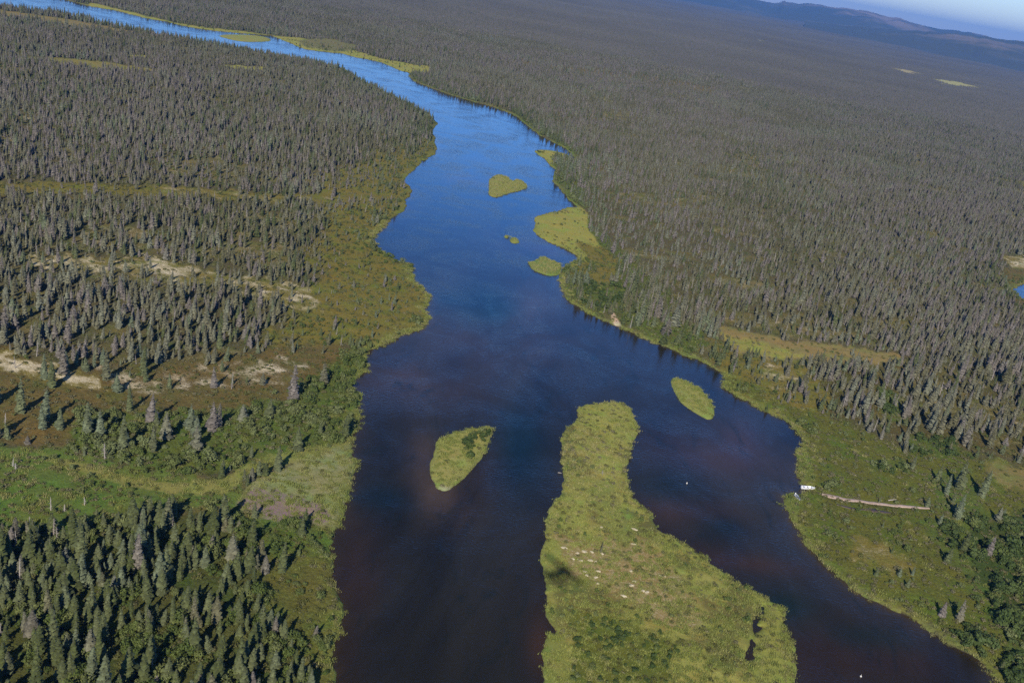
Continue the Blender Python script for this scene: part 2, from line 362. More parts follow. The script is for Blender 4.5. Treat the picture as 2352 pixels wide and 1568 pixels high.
# --- regions: (polygon in sketch coordinates, feather px, tree density /m2, scale, cover colour, lichen, pink, bush density)
OL = (0.146, 0.128, 0.028)      # olive tundra
BR = (0.118, 0.092, 0.030)      # brown bog
GR = (0.092, 0.128, 0.028)      # lush meadow green
SH = (0.085, 0.112, 0.024)      # shrubby green
YG = (0.25, 0.24, 0.055)      # bright sedge
FL = (0.088, 0.080, 0.038)      # forest floor
TAN = (0.26, 0.19, 0.075)
DEFAULT = dict(t=0.105, s=0.62, c=FL, l=0.3, p=0.0, b=0.004)
REG = [
 # left side
 dict(g=[(720,440),(800,385),(880,350),(960,335),(1010,330),(1010,360),(960,420),(960,480),(880,540),(850,620),(1000,640),(1000,740),(830,800),(600,800),(650,740),(740,640),(700,600),(740,540),(730,490)], w=34, t=0.05, s=0.40, c=OL, l=0.25, p=0, b=0.02),
 dict(g=[(800,470),(850,470),(860,560),(950,620),(1000,640),(1000,740),(840,800),(700,800),(620,770),(700,690),(760,620),(780,540)], w=30, t=0.014, s=0.42, c=OL, l=0.3, p=0, b=0.035),
 dict(g=[(-200,420),(0,424),(200,424),(420,432),(640,450),(800,440),(800,468),(620,470),(400,458),(200,450),(0,456),(-200,456)], w=7, t=0.004, s=0.6, c=OL, l=0.45, p=0, b=0.006),
 dict(g=[(330,425),(420,432),(640,448),(760,462),(620,468),(400,452)], w=6, t=0.004, s=0.6, c=OL, l=0.8, p=0, b=0.004),
 dict(g=[(40,590),(240,600),(330,590),(420,612),(500,630),(600,645),(700,660),(740,720),(690,720),(560,680),(440,672),(330,650),(230,640),(60,630)], w=20, t=0.016, s=0.5, c=OL, l=1.0, p=0, b=0.004),
 dict(g=[(330,600),(400,618),(480,634),(490,655),(400,650),(320,630)], w=18, t=0.007, s=0.5, c=OL, l=1.15, p=0, b=0.0),
 dict(g=[(-200,800),(0,805),(70,840),(200,880),(330,850),(500,830),(640,810),(760,800),(840,810),(830,880),(700,920),(420,970),(300,960),(0,960),(-200,960)], w=16, t=0.004, s=0.8, c=BR, l=0.35, p=0, b=0.006),
 dict(g=[(-200,815),(0,820),(60,840),(120,860),(220,885),(250,915),(170,905),(80,885),(0,875),(-200,875)], w=18, t=0.007, s=0.7, c=OL, l=1.15, p=0, b=0.002),
 dict(g=[(230,860),(330,870),(480,850),(640,820),(720,850),(660,890),(480,905),(380,930),(260,920)], w=22, t=0.007, s=0.6, c=BR, l=1.0, p=0, b=0.003),
 dict(g=[(-200,900),(60,905),(260,925),(420,925),(640,900),(720,880),(820,850),(840,900),(700,930),(520,960),(400,1010),(300,1040),(0,1040),(-200,1040)], w=16, t=0.0012, s=1.0, c=BR, l=0.05, p=0, b=0.006),
 dict(g=[(180,960),(330,960),(520,950),(660,920),(740,850),(850,800),(845,860),(835,920),(820,1020),(700,1040),(560,1090),(440,1110),(300,1080),(150,1050)], w=16, t=0.0018, s=0.9, c=SH, l=0, p=0, b=0.15),
 dict(g=[(-200,1040),(120,1040),(300,1080),(440,1110),(560,1100),(560,1170),(440,1180),(300,1200),(190,1235),(0,1245),(-200,1245)], w=14, t=0.0008, s=0.5, c=GR, l=0, p=0, b=0.03),
 dict(g=[(90,1052),(130,1062),(280,1100),(400,1122),(500,1112),(590,1062),(700,1040),(800,1015),(810,1030),(700,1062),(600,1092),(520,1140),(400,1145),(280,1122),(110,1075)], w=7, t=0.0, s=1, c=(0.19,0.19,0.055), l=0.2, p=0, b=0.012),
 dict(g=[(570,1115),(650,1080),(740,1045),(806,1018),(815,1050),(812,1080),(800,1130),(785,1180),(765,1215),(700,1205),(620,1205),(545,1170)], w=6, t=0.0, s=1, c=(0.20,0.205,0.09), l=0.6, p=0.12, b=0.0),
 dict(g=[(570,1130),(640,1130),(760,1170),(760,1212),(620,1205),(545,1170)], w=12, t=0.0, s=1, c=(0.17,0.175,0.08), l=0.45, p=1.0, b=0.0),
 dict(g=[(-300,1225),(0,1235),(190,1212),(330,1190),(480,1170),(540,1185),(600,1260),(640,1360),(700,1450),(760,1600),(760,1900),(-300,1900)], w=20, t=0.088, s=0.76, c=(0.068,0.078,0.022), l=0.0, p=0, b=0.10),
 dict(g=[(500,1175),(620,1210),(700,1210),(765,1220),(770,1300),(700,1300),(620,1300),(560,1240)], w=10, t=0.003, s=0.8, c=SH, l=0, p=0, b=0.2),
 dict(g=[(600,1290),(700,1290),(765,1300),(790,1400),(790,1900),(735,1900),(720,1568),(650,1470),(610,1400)], w=12, t=0.004, s=0.8, c=(0.100,0.102,0.024), l=0.15, p=0, b=0.05),
 # far left meadows and streaks
 dict(g=[(-100,15),(0,26),(120,42),(200,55),(330,78),(300,80),(180,68),(60,48),(-100,36)], w=2, t=0.003, s=0.7, c=(0.2,0.16,0.06), l=0.2, p=0, b=0),
 dict(g=[(45,135),(120,135),(220,143),(320,158),(370,168),(300,168),(200,158),(120,148)], w=3, t=0.002, s=0.6, c=(0.19,0.17,0.05), l=0.1, p=0, b=0),
 dict(g=[(510,152),(560,155),(610,158),(600,166),(530,162)], w=2, t=0.0, s=0.6, c=YG, l=0.0, p=0, b=0),
 dict(g=[(290,128),(340,130),(345,140),(300,138)], w=3, t=0.002, s=0.6, c=YG, l=0.0, p=0, b=0),
 # north bank meadows
 dict(g=[(205,9),(270,23),(420,58),(560,75),(640,84),(690,90),(790,112),(880,138),(985,157),(985,168),(940,170),(880,148),(780,124),(690,114),(630,90),(500,76),(400,60),(200,14)], w=2, t=0.002, s=0.5, c=YG, l=0.1, p=0, b=0.01),
 dict(g=[(680,96),(760,92),(830,108),(800,118),(720,116)], w=5, t=0.004, s=0.5, c=(0.15,0.14,0.055), l=0.1, p=0, b=0.02),
 dict(g=[(1150,130),(1250,150),(1420,165),(1560,185),(1700,215),(1640,220),(1480,195),(1320,170),(1180,150)], w=8, t=0.018, s=0.8, c=BR, l=0.7, p=0, b=0.004),
 # right bank
 dict(g=[(1224,344),(1300,350),(1335,372),(1300,385),(1270,395),(1240,370)], w=3, t=0.002, s=0.5, c=YG, l=0.25, p=0, b=0.008),
 dict(g=[(1180,255),(1300,320),(1350,400),(1330,480),(1360,520),(1500,640),(1560,720),(1640,800),(1560,810),(1480,770),(1400,730),(1300,680),(1290,620),(1290,440),(1260,400),(1300,350),(1200,280)], w=16, t=0.08, s=0.75, c=SH, l=0.05, p=0, b=0.04),
 dict(g=[(1220,495),(1280,480),(1330,472),(1350,490),(1345,525),(1375,565),(1390,600),(1340,620),(1320,590),(1260,560),(1220,530)], w=5, t=0.0006, s=0.5, c=YG, l=0.1, p=0, b=0.003),
 dict(g=[(1330,560),(1400,575),(1430,620),(1400,660),(1330,650),(1290,650),(1290,615),(1340,595)], w=10, t=0.003, s=0.5, c=OL, l=0.1, p=0, b=0.03),
 dict(g=[(1620,770),(1680,810),(1750,830),(2090,850),(2080,900),(1900,940),(1850,990),(1760,950),(1660,890),(1655,850)], w=14, t=0.036, s=0.62, c=OL, l=0.5, p=0, b=0.012),
 dict(g=[(1760,840),(1840,850),(1850,900),(1790,905),(1750,870)], w=10, t=0.006, s=0.7, c=OL, l=1.0, p=0, b=0.0),
 dict(g=[(1648,758),(1700,762),(1800,788),(1950,805),(2065,828),(2085,850),(2000,850),(1860,835),(1760,832),(1700,815),(1660,790)], w=6, t=0.0003, s=0.5, c=(0.205,0.165,0.062), l=0.1, p=0, b=0.001),
 dict(g=[(1655,770),(1720,785),(1800,812),(1880,826),(1800,832),(1710,812),(1668,792)], w=8, t=0.0, s=0.5, c=(0.24,0.22,0.055), l=0.1, p=0, b=0.001),
 dict(g=[(1870,850),(2352,850),(2560,900),(2560,1090),(2352,1060),(2200,1040),(2080,1020),(2000,985),(1930,960)], w=20, t=0.062, s=0.78, c=(0.085,0.075,0.026), l=0.4, p=0, b=0.006),
 dict(g=[(1650,860),(1700,880),(1790,930),(1880,950),(1990,1000),(2080,1040),(2200,1050),(2352,1075),(2560,1100),(2560,1220),(2352,1190),(2250,1200),(2220,1290),(2270,1370),(2352,1440),(2352,1700),(2240,1500),(2100,1420),(1950,1340),(1850,1250),(1800,1160),(1860,1110),(1820,1050),(1840,1000),(1780,950),(1660,890)], w=12, t=0.0022, s=0.6, c=(0.098,0.108,0.020), l=0.22, p=0, b=0.018),
 dict(g=[(1950,1240),(2050,1260),(2100,1310),(2060,1330),(1960,1290)], w=14, t=0.001, s=0.5, c=OL, l=0.75, p=0, b=0.002),
 dict(g=[(2260,1070),(2400,1080),(2400,1130),(2290,1120)], w=14, t=0.001, s=0.5, c=(0.17, 0.145, 0.05), l=0.3, p=0, b=0.0),
 dict(g=[(1822,1030),(1845,1020),(1862,1060),(1868,1105),(1838,1108),(1830,1080)], w=3, t=0, s=1, c=GR, l=0, p=0, b=0.02),
 dict(g=[(1800,1132),(1828,1130),(1835,1170),(1830,1200),(1812,1200),(1802,1160)], w=3, t=0, s=1, c=GR, l=0, p=0, b=0.03),
 dict(g=[(2130,1085),(2190,1080),(2270,1150),(2210,1230),(2150,1180)], w=12, t=0.010, s=1.0, c=SH, l=0.05, p=0, b=0.03),
 dict(g=[(2110,1200),(2240,1200),(2350,1180),(2600,1200),(2600,1700),(2352,1640),(2300,1480),(2230,1360),(2170,1290)], w=16, t=0.006, s=0.8, c=SH, l=0.0, p=0, b=0.05),
 dict(g=[(2230,1210),(2350,1180),(2600,1200),(2600,1600),(2352,1500),(2290,1430),(2250,1340),(2220,1270)], w=14, t=0.003, s=0.8, c=(0.05,0.075,0.018), l=0.0, p=0, b=0.12),
 dict(g=[(2080,1010),(2180,1020),(2230,1050),(2150,1060),(2080,1040)], w=8, t=0.006, s=0.8, c=SH, l=0.0, p=0, b=0.10),
 dict(g=[(1990,1060),(2080,1065),(2085,1090),(2000,1090)], w=8, t=0.0, s=0.8, c=SH, l=0.0, p=0, b=0.08),
 dict(g=[(2010,895),(2060,910),(2080,980),(2040,980),(2015,940)], w=8, t=0.008, s=0.8, c=SH, l=0.0, p=0, b=0.10),
 dict(g=[(1335,650),(1420,660),(1430,690),(1380,720),(1340,700)], w=8, t=0.004, s=0.8, c=SH, l=0.0, p=0, b=0.12),
 dict(g=[(2290,590),(2400,590),(2420,625),(2330,620)], w=5, t=0.004, s=0.8, c=OL, l=1.1, p=0, b=0.0),
 dict(g=[(2300,620),(2400,625),(2520,620),(2540,720),(2400,710),(2330,700),(2315,660)], w=5, t=0.001, s=0.8, c=BR, l=0.1, p=0, b=0.0),
 dict(g=[(2270,408),(2352,418),(2420,430),(2420,440),(2330,428)], w=4, t=0.002, s=0.8, c=OL, l=0.3, p=0, b=0.0),
 # far right meadows
 dict(g=[(2010,149),(2060,158),(2100,165),(2125,172),(2100,174),(2050,165)], w=1.5, t=0.0, s=0.8, c=(0.33,0.28,0.13), l=0.0, p=0, b=0.0),
 dict(g=[(2140,182),(2200,190),(2258,204),(2240,207),(2160,196)], w=1.5, t=0.0, s=0.8, c=(0.33,0.31,0.12), l=0.0, p=0, b=0.0),
 dict(g=[(1962,114),(1985,119),(1985,123),(1965,118)], w=1.0, t=0.0, s=0.8, c=(0.4,0.36,0.25), l=0.0, p=0, b=0.0),
 dict(g=[(1738,92),(1752,92),(1761,97),(1745,97)], w=1.0, t=0.0, s=0.8, c=(0.4,0.38,0.25), l=0.0, p=0, b=0.0),
 dict(g=[(2052,96),(2070,98),(2078,102),(2060,100)], w=0.8, t=0.0, s=0.8, c=(0.4,0.36,0.25), l=0.0, p=0, b=0.0),
 dict(g=[(1532,46),(1548,48),(1552,51),(1536,50)], w=0.8, t=0.0, s=0.8, c=(0.4,0.38,0.25), l=0.0, p=0, b=0.0),
 dict(g=[(1310,0),(1330,-1),(1336,3),(1314,3)], w=0.8, t=0.0, s=0.8, c=(0.4,0.38,0.25), l=0.0, p=0, b=0.0),
]
FT = np.full(GX.shape, DEFAULT['t']); FS = np.full(GX.shape, DEFAULT['s']); FB = np.full(GX.shape, DEFAULT['b'])
FC = np.zeros(GX.shape + (3,)); FC[:] = DEFAULT['c']; FLi = np.full(GX.shape, DEFAULT['l']); FP = np.zeros(GX.shape)
okf = (GD > 1) & (GX > -4000) & (GY > 0)
for R in REG:
    g = np.array(R['g'], float); x0, y0 = g.min(0) - 40; x1, y1 = g.max(0) + 40
    sel = okf & (GPX > x0) & (GPX < x1) & (GPY > y0) & (GPY < y1)
    if not sel.any(): continue
    d = sdist(g, GPX[sel], GPY[sel]) + far_noise[sel] * R['w'] * 2.4
    k = sstep(-R['w'] * 0.5, R['w'] * 0.5, d)
    for fld, key in ((FT, 't'), (FS, 's'), (FB, 'b'), (FLi, 'l'), (FP, 'p')):
        fld[sel] = fld[sel] * (1 - k) + R[key] * k
    FC[sel] = FC[sel] * (1 - k[:, None]) + np.array(R['c']) * k[:, None]
# wet green fringe and willow thicket along every shore
fr = np.exp(-np.clip(SD, 0, None) / 3.0) * (SD > -1) * (G_r < 3000)
fr = fr * sstep(0.25, 0.6, fnoise(GX / 14, GY / 14, 2) + 0.15)
FC = FC * (1 - 0.8 * fr[..., None]) + np.array((0.15, 0.17, 0.04)) * 0.8 * fr[..., None]
fb2 = np.exp(-np.abs(SD - 4) / 4.0) * sstep(0.40, 0.62, fnoise(GX / 18 + 40, GY / 18, 2))
meadowy = sstep(0.10, 0.16, FC[..., 1])
FB = FB + 0.12 * fb2 * (1 - 0.8 * meadowy)
FT = FT * sstep(2.0, 6.0, SD)
FB = FB * sstep(0.3, 1.5, SD)
# patchiness
gap = sstep(0.60, 0.70, fnoise(GX / 70 + 31, GY / 34, 4)); gap2 = sstep(0.62, 0.68, fnoise(GX / 22 + 5, GY / 14 + 3, 3))
op = np.clip(gap + 0.8 * gap2, 0, 1) * (SD > 4) * (G_r < 9000)
FT = FT * (1 - np.where(GX < 0, 0.5, 0.75) * op) * (np.where(GX < 0, 1.0, 0.65) + np.where(GX < 0, 0.4, 0.85) * sstep(0.35, 0.65, fnoise(GX / 120 + 8, GY / 60 + 1, 3))) * np.clip(0.05 + 1.9 * fnoise(GX / 13, GY / 13, 3), 0.1, 1.7)
kf = (op * (FT > 0.0))[..., None] * sstep(0.03, 0.06, FC[..., :1] * 0 + 0.06); isf = (np.abs(FC - np.array(FL)).sum(-1) < 0.02)[..., None]
FC = FC * (1 - kf * isf * 0.8) + np.array((0.13, 0.115, 0.035)) * kf * isf * 0.8
FLi = FLi + op * isf[..., 0] * 0.45
FS = FS * (0.72 + 0.56 * fnoise(GX / 90 + 3, GY / 90, 3))
FLi = FLi * np.clip(0.3 + 1.45 * fnoise(GX / 5 + 2, GY / 4, 3), 0.2, 1.6)
cl = sstep(0.38, 0.62, fnoise(GX / 9 + 9, GY / 9, 2)) * 2.0; cw = sstep(0.08, 0.15, FB)
FB = FB * np.clip(cl * (1 - cw) + (0.55 + 0.45 * cl) * cw, 0.05, 2)
# under water: river bed
FC[SD < 0] = (0.03, 0.025, 0.02); FLi[SD < 0] = 0; FP[SD < 0] = 0
# eroded sandy bank
sel = okf & (GPX > 1380) & (GPX < 1440) & (GPY > 700) & (GPY < 760)
d = sdist([(1398,716),(1410,718),(1416,735),(1426,750),(1412,748),(1404,735)], GPX[sel], GPY[sel]); k = sstep(-2, 2, d + far_noise[sel] * 6)
FC[sel] = FC[sel] * (1 - k[:, None]) + np.array((0.42, 0.33, 0.24)) * k[:, None]; FT[sel] *= 1 - k; FB[sel] *= 1 - k

def height_from(sd, x, y):
    z = np.where(sd > 0, 0.7 * (1 - np.exp(-sd / 0.8)) + 1.0 * (1 - np.exp(-np.clip(sd, 0, None) / 30)), np.maximum(sd * 0.7, -2.2))
    ramp = sstep(15, 120, sd)
    z = z + ramp * ((fnoise(x / 160, y / 160, 2) - 0.5) * 5.0) + sstep(0.5, 4, sd) * (fnoise(x / 5, y / 5, 2) - 0.5) * 0.6
    r = np.hypot(x, y)
    z = z + sstep(2500, 9000, r) * np.clip(fnoise(x / 1500 + 5, y / 1500, 3) - 0.3, 0, 1) * 45
    z = np.where(sd > 3, np.maximum(z, 0.5), z)
    return z
HZ = height_from(SD, GX, GY)

HZ0 = HZ.copy()
tk = np.array([(1890,1140),(1935,1150),(2000,1160),(2060,1168),(2128,1173)], float)
sel = okf & (GPX > 1860) & (GPX < 2160) & (GPY > 1110) & (GPY < 1200)
tx_, ty_ = ground(tk[:, 0], tk[:, 1]); dk = np.full(sel.sum(), 1e9)
for i in range(4):
    ex, ey = tx_[i + 1] - tx_[i], ty_[i + 1] - ty_[i]; q_ = np.clip(((GX[sel] - tx_[i]) * ex + (GY[sel] - ty_[i]) * ey) / (ex * ex + ey * ey), 0, 1)
    dk = np.minimum(dk, np.hypot(GX[sel] - tx_[i] - q_ * ex, GY[sel] - ty_[i] - q_ * ey))
HZ[sel] -= 0.45 * np.exp(-(dk / 1.8) ** 2)
nr, na = GX.shape
def attr_col(me, name, arr):
    a = me.attributes.new(name, 'FLOAT_COLOR', 'POINT'); out = np.ones((len(arr), 4), np.float32); out[:, :arr.shape[1]] = arr
    a.data.foreach_set('color', out.ravel())
idx = np.arange(nr * na).reshape(nr, na)
quads = np.stack([idx[:-1, :-1], idx[:-1, 1:], idx[1:, 1:], idx[1:, :-1]], -1).reshape(-1, 4)[:, ::-1]
me = mesh_np('ground', np.stack([GX, GY, HZ], -1).reshape(-1, 3), quads=quads, mat=M_ground, smooth=True)
attr_col(me, 'cover', FC.reshape(-1, 3)); attr_col(me, 'mask', np.stack([FLi, 0.7 * sstep(0.10, 0.16, FC[..., 1]), FP], -1).reshape(-1, 3))
tag(link('ground', me), 'mossy olive brown tundra and forest floor on both sides of the river', None, None, 'structure')

# lookup in the survey grid
lr = np.log(RR)
def lookup(field, x, y):
    r = np.hypot(x, y); a = np.arctan2(x, y)
    fi = np.interp(r, RR, np.arange(nr)); fa = np.interp(a, AA, np.arange(na))
    i = np.clip(fi.astype(int), 0, nr - 2); j = np.clip(fa.astype(int), 0, na - 2)
    u = fi - i; v = fa - j
    return (field[i, j] * (1 - u) + field[i + 1, j] * u) * (1 - v) + (field[i, j + 1] * (1 - u) + field[i + 1, j + 1] * u) * v

# water sheet (reaches under the banks, stops short of the far hills)
wr_ = np.concatenate([np.geomspace(100, 900, 420), np.geomspace(900, 9500, 120)[1:]]); wa_ = np.radians(np.linspace(-50, 50, 620)); WR, WA = np.meshgrid(wr_, wa_, indexing='ij'); WX = WR * np.sin(WA); WY = WR * np.cos(WA)
WPX, WPY, _ = sketch(WX, WY); bed = np.zeros(WX.shape + (3,)); bed[:] = (0.0165, 0.0155, 0.0130)
for (bx0, by0, rx0, ry0, col, k0) in [   # shoals, weed beds and deeps seen through the clear water
    (1010, 1140, 75, 60, (0.0450, 0.0346, 0.0220), .8), (1100, 1070, 60, 70, (0.0234, 0.0190, 0.0140), .6), (975, 1050, 40, 60, (0.0405, 0.0331, 0.0240), .7), (800, 1340, 60, 60, (0.0252, 0.0182, 0.0140), .6),
    (950, 880, 190, 60, (0.0270, 0.0216, 0.0180), .7), (1230, 740, 70, 90, (0.0306, 0.0270, 0.0260), .6), (1080, 800, 120, 60, (0.0252, 0.0210, 0.0180), .5), (820, 1260, 60, 110, (0.0270, 0.0188, 0.0140), .5), (780, 1500, 60, 120, (0.0180, 0.0130, 0.0090), .6),
    (1120, 700, 60, 40, (0.0030, 0.0220, 0.0280), .8), (1040, 690, 110, 18, (0.0040, 0.0120, 0.0220), .7), (870, 1140, 90, 40, (0.0030, 0.0130, 0.0200), .7), (1200, 1030, 60, 110, (0.0030, 0.0160, 0.0260), .7),
    (1500, 1350, 200, 240, (0.0180, 0.0137, 0.0090), .9), (1900, 1480, 300, 120, (0.0153, 0.0121, 0.0080), .8), (1560, 1000, 90, 50, (0.0162, 0.0145, 0.0152), .7), (1650, 1050, 130, 40, (0.0234, 0.0176, 0.0185), .7), (1700, 1010, 60, 60, (0.0216, 0.0163, 0.0171), .6), (1560, 1170, 110, 30, (0.0270, 0.0174, 0.0120), .8), (1700, 1290, 130, 22, (0.0270, 0.0174, 0.0120), .8), (1530, 1120, 90, 40, (.004, .011, .011), .6),
    (1650, 1210, 70, 30, (.004, .010, .010), .6), (1800, 1390, 90, 40, (0.0030, 0.0130, 0.0120), .7), (1960, 1460, 120, 30, (0.0040, 0.0130, 0.0110), .6), (2000, 1520, 160, 40, (0.0162, 0.0110, 0.0070), .7), (1880, 1500, 60, 80, (0.0144, 0.0104, 0.0070), .7),
    (1240, 1480, 30, 70, (0.0324, 0.0206, 0.0120), .8), (1200, 560, 80, 30, (0.0270, 0.0216, 0.0227), .5), (1250, 575, 50, 14, (0.0270, 0.0188, 0.0197), .8), (1090, 415, 60, 12, (0.0315, 0.0259, 0.0272), .6), (900, 620, 60, 90, (0.0180, 0.0172, 0.0181), .4)]:
    d_ = ((WPX - bx0) / rx0) ** 2 + ((WPY - by0 - (WPX - bx0) * 0.12) / ry0) ** 2
    k_ = np.exp(-d_) * k0 * 1.2 * (0.45 + 1.1 * fnoise(WX / 14, WY / 30 + 7, 3)); k_ = np.clip(k_, 0, 1)[..., None]; bed = bed * (1 - k_) + np.array(col) * (1.35, 1.15, 1.15) * k_
wsd = lookup(SD, WX.ravel(), WY.ravel()).reshape(WX.shape); k_ = (np.exp(-np.clip(-wsd, 0, None) / 2.2) * 0.75)[..., None]; bed = bed * (1 - k_) + np.array((.045, .030, .014)) * k_
ii = np.arange(WX.size).reshape(WX.shape)
me = mesh_np('river', np.stack([WX, WY, WX * 0], -1).reshape(-1, 3), quads=np.stack([ii[:-1, :-1], ii[:-1, 1:], ii[1:, 1:], ii[1:, :-1]], -1).reshape(-1, 4)[:, ::-1], mat=M_water)
attr_col(me, 'bed', bed.reshape(-1, 3))
tag(link('river', me), 'wide dark blue river winding between the forests', None, None, 'structure')

# ------------------------------------------------------------------ islands
ISL = {}
island_labels = {
 'heart': 'heart shaped pale green island in the bright blue upstream reach',
 'speck': 'small round grassy islet between the heart shaped island and the oval one',
 'tiny': 'tiniest grassy islet, a speck beside a slightly bigger one',
 'oval': 'oval green islet close to the right bank below the sedge point',
 'teardrop': 'teardrop shaped green island with one dark bush clump, alone in the middle channel',
 'leaf': 'smooth leaf shaped bright green island near the right bank',
 'far': 'thin distant green island where the river narrows upstream',
 'long': 'long broad grassy island that splits the river in the foreground',
}
for nm, pts in ISLANDS:
    pw = world_poly(pts, 3); lo = pw.min(0) - 4; hi = pw.max(0) + 4
    st = 0.5 if nm in ('long', 'teardrop', 'leaf', 'oval') else 0.6
    if nm == 'far': st = 3.0
    xs = np.arange(lo[0], hi[0], st); ys = np.arange(lo[1], hi[1], st)
    X, Y = np.meshgrid(xs, ys, indexing='ij')
    sd = sdist(pw, X, Y); px, py, _ = sketch(X, Y)
    for s_ in (SLITS if nm == 'long' else []):
        sd = np.minimum(sd, -sdist(world_poly(s_, 2), X, Y) * 1.0)
    amp = {'long': 1.0, 'teardrop': 0.5, 'leaf': 0.3, 'oval': 0.5}.get(nm, 0.3)
    if nm != 'far': sd = sd + near_shore_noise(X, Y) * 0.8 * amp * np.exp(-np.abs(sd) / 6)
    Z = np.where(sd > 0, 0.55 * (1 - np.exp(-sd / 0.7)) + 0.5 * (1 - np.exp(-np.clip(sd, 0, None) / 10)), np.maximum(sd * 0.7, -2.5))
    Z = Z + sstep(0.5, 3, sd) * (fnoise(X / 4, Y / 4, 2) - 0.4) * 0.3
    base = np.array((0.23, 0.23, 0.062)); C = np.zeros(X.shape + (3,)); C[:] = base
    L = np.full(X.shape, 0.1); B = np.full(X.shape, 0.003)
    if nm == 'long':
        C[:] = (0.215, 0.205, 0.055)
        nz = fnoise(X / 10 + 3, Y / 10, 3); k = sstep(0.48, 0.58, nz); C = C * (1 - k[..., None]) + np.array((0.12, 0.115, 0.038)) * k[..., None]; k2 = sstep(0.42, 0.33, nz); C = C * (1 - k2[..., None]) + np.array((0.25, 0.25, 0.065)) * k2[..., None]
        def blend(poly, w_, col, l=None, b=None):
            d_ = sdist(poly, px, py) + (fnoise(px / 25, py / 20, 3) - 0.5) * w_ * 2; kk = sstep(-w_ / 2, w_ / 2, d_)
            C[:] = C * (1 - kk[..., None]) + np.array(col) * kk[..., None]
            if l is not None: L[:] = L * (1 - kk) + l * kk
            if b is not None: B[:] = B * (1 - kk) + b * kk
        B[:] = 0.004 + 0.06 * k
        blend([(1340,925),(1420,920),(1470,960),(1470,1010),(1440,1040),(1400,1030),(1380,1000),(1340,980)], 12, (0.24, 0.245, 0.06), 0.0, 0.003)
        blend([(1720,1340),(1820,1390),(1850,1750),(1710,1750),(1700,1568),(1745,1480),(1735,1420)], 10, (0.22, 0.235, 0.055), 0.0, 0.001)
        blend([(1245,1460),(1300,1440),(1310,1568),(1320,1700),(1240,1700)], 10, (0.18, 0.2, 0.05), 0.0, 0.002)
        blend([(1300,1400),(1460,1440),(1540,1480),(1540,1600),(1540,1750),(1310,1750),(1310,1568),(1310,1500)], 20, (0.095, 0.11, 0.022), 0.0, 0.16)
        blend([(1280,1230),(1480,1240),(1560,1330),(1620,1440),(1520,1450),(1400,1360),(1290,1320)], 26, (0.21, 0.165, 0.06), 0.95, 0.004)
        blend([(1320,1110),(1400,1120),(1460,1200),(1440,1260),(1360,1180)], 20, (0.17, 0.19, 0.05), 0.0, 0.004)
        pass
    elif nm == 'teardrop':
        C[:] = (0.25, 0.245, 0.075); L[:] = 0.28
        d_ = sdist([(1062,1020),(1085,1000),(1118,990),(1118,1005),(1095,1028),(1065,1040)], px, py); B[:] = 0.0; B[d_ > 0] = 0.45
        d_ = sdist([(1064,1053),(1078,1050),(1080,1062),(1066,1064)], px, py); B[d_ > 0] = 0.3
        k = sstep(1115, 1124, py); C = C * (1 - k[..., None]) + np.array((0.33, 0.28, 0.2)) * k[..., None]
    elif nm == 'leaf': C[:] = (0.235, 0.24, 0.07); L[:] = 0; B[:] = 0
    elif nm == 'heart': L[:] = 0.35; B[:] = 0.006
    elif nm == 'oval': B[:] = 0.0; C[:] = (0.15, 0.185, 0.055)
    e = np.exp(-np.clip(sd, 0, None) / 1.6); C = C * (1 - 0.6 * e[..., None]) + np.array((0.12, 0.16, 0.035)) * 0.6 * e[..., None]
    C[sd < 0] = (0.08, 0.055, 0.03); L[sd < 0] = 0
    n0, n1 = X.shape; ii = np.arange(n0 * n1).reshape(n0, n1)
    q = np.stack([ii[:-1, :-1], ii[1:, :-1], ii[1:, 1:], ii[:-1, 1:]], -1).reshape(-1, 4)
    keep = (sd > -3.2).ravel()[q].any(1); q = q[keep]
    used = np.unique(q); rm = np.full(n0 * n1, -1); rm[used] = np.arange(len(used)); q = rm[q]
    me = mesh_np('island', np.stack([X, Y, Z], -1).reshape(-1, 3)[used], quads=q, mat=M_ground, smooth=True)
    attr_col(me, 'cover', C.reshape(-1, 3)[used]); attr_col(me, 'mask', np.stack([L, L * 0 + 0.95, L * 0], -1).reshape(-1, 3)[used])
    tag(link('island', me), island_labels[nm], None, None, 'structure')
    ISL[nm] = dict(xs=xs, ys=ys, sd=sd, Z=Z, B=B, C=C)

def isl_at(nm, x, y, key='Z'):
    I = ISL[nm]; i = int(np.clip(round((x - I['xs'][0]) / (I['xs'][1] - I['xs'][0])), 0, len(I['xs']) - 1)); j = int(np.clip(round((y - I['ys'][0]) / (I['ys'][1] - I['ys'][0])), 0, len(I['ys']) - 1))
    return float(I[key][i, j])

# ------------------------------------------------------------------ distant mountains
M_hill = NT('mountain_slopes')
t = M_hill; pos = t.n('NewGeometry').outputs['Position']
sx = t.n('SeparateXYZ'); t.set(sx.inputs[0], pos)
nn = t.noise(0.0011, 5, 0.6, pos, 0.5)
hh = t.math('ADD', t.maprange(sx.outputs[2], 60, 420), t.maprange(nn, 0.38, 0.62, -0.55, 0.45))
cc = t.ramp(hh, [(0.1, (0.045, 0.05, 0.028)), (0.42, (0.07, 0.07, 0.04)), (0.66, (0.12, 0.10, 0.07)), (0.95, (0.20, 0.16, 0.13))])
t.set(t.b.inputs['Base Color'], cc); t.b.inputs['Roughness'].default_value = 1.0
M_hill = t.m

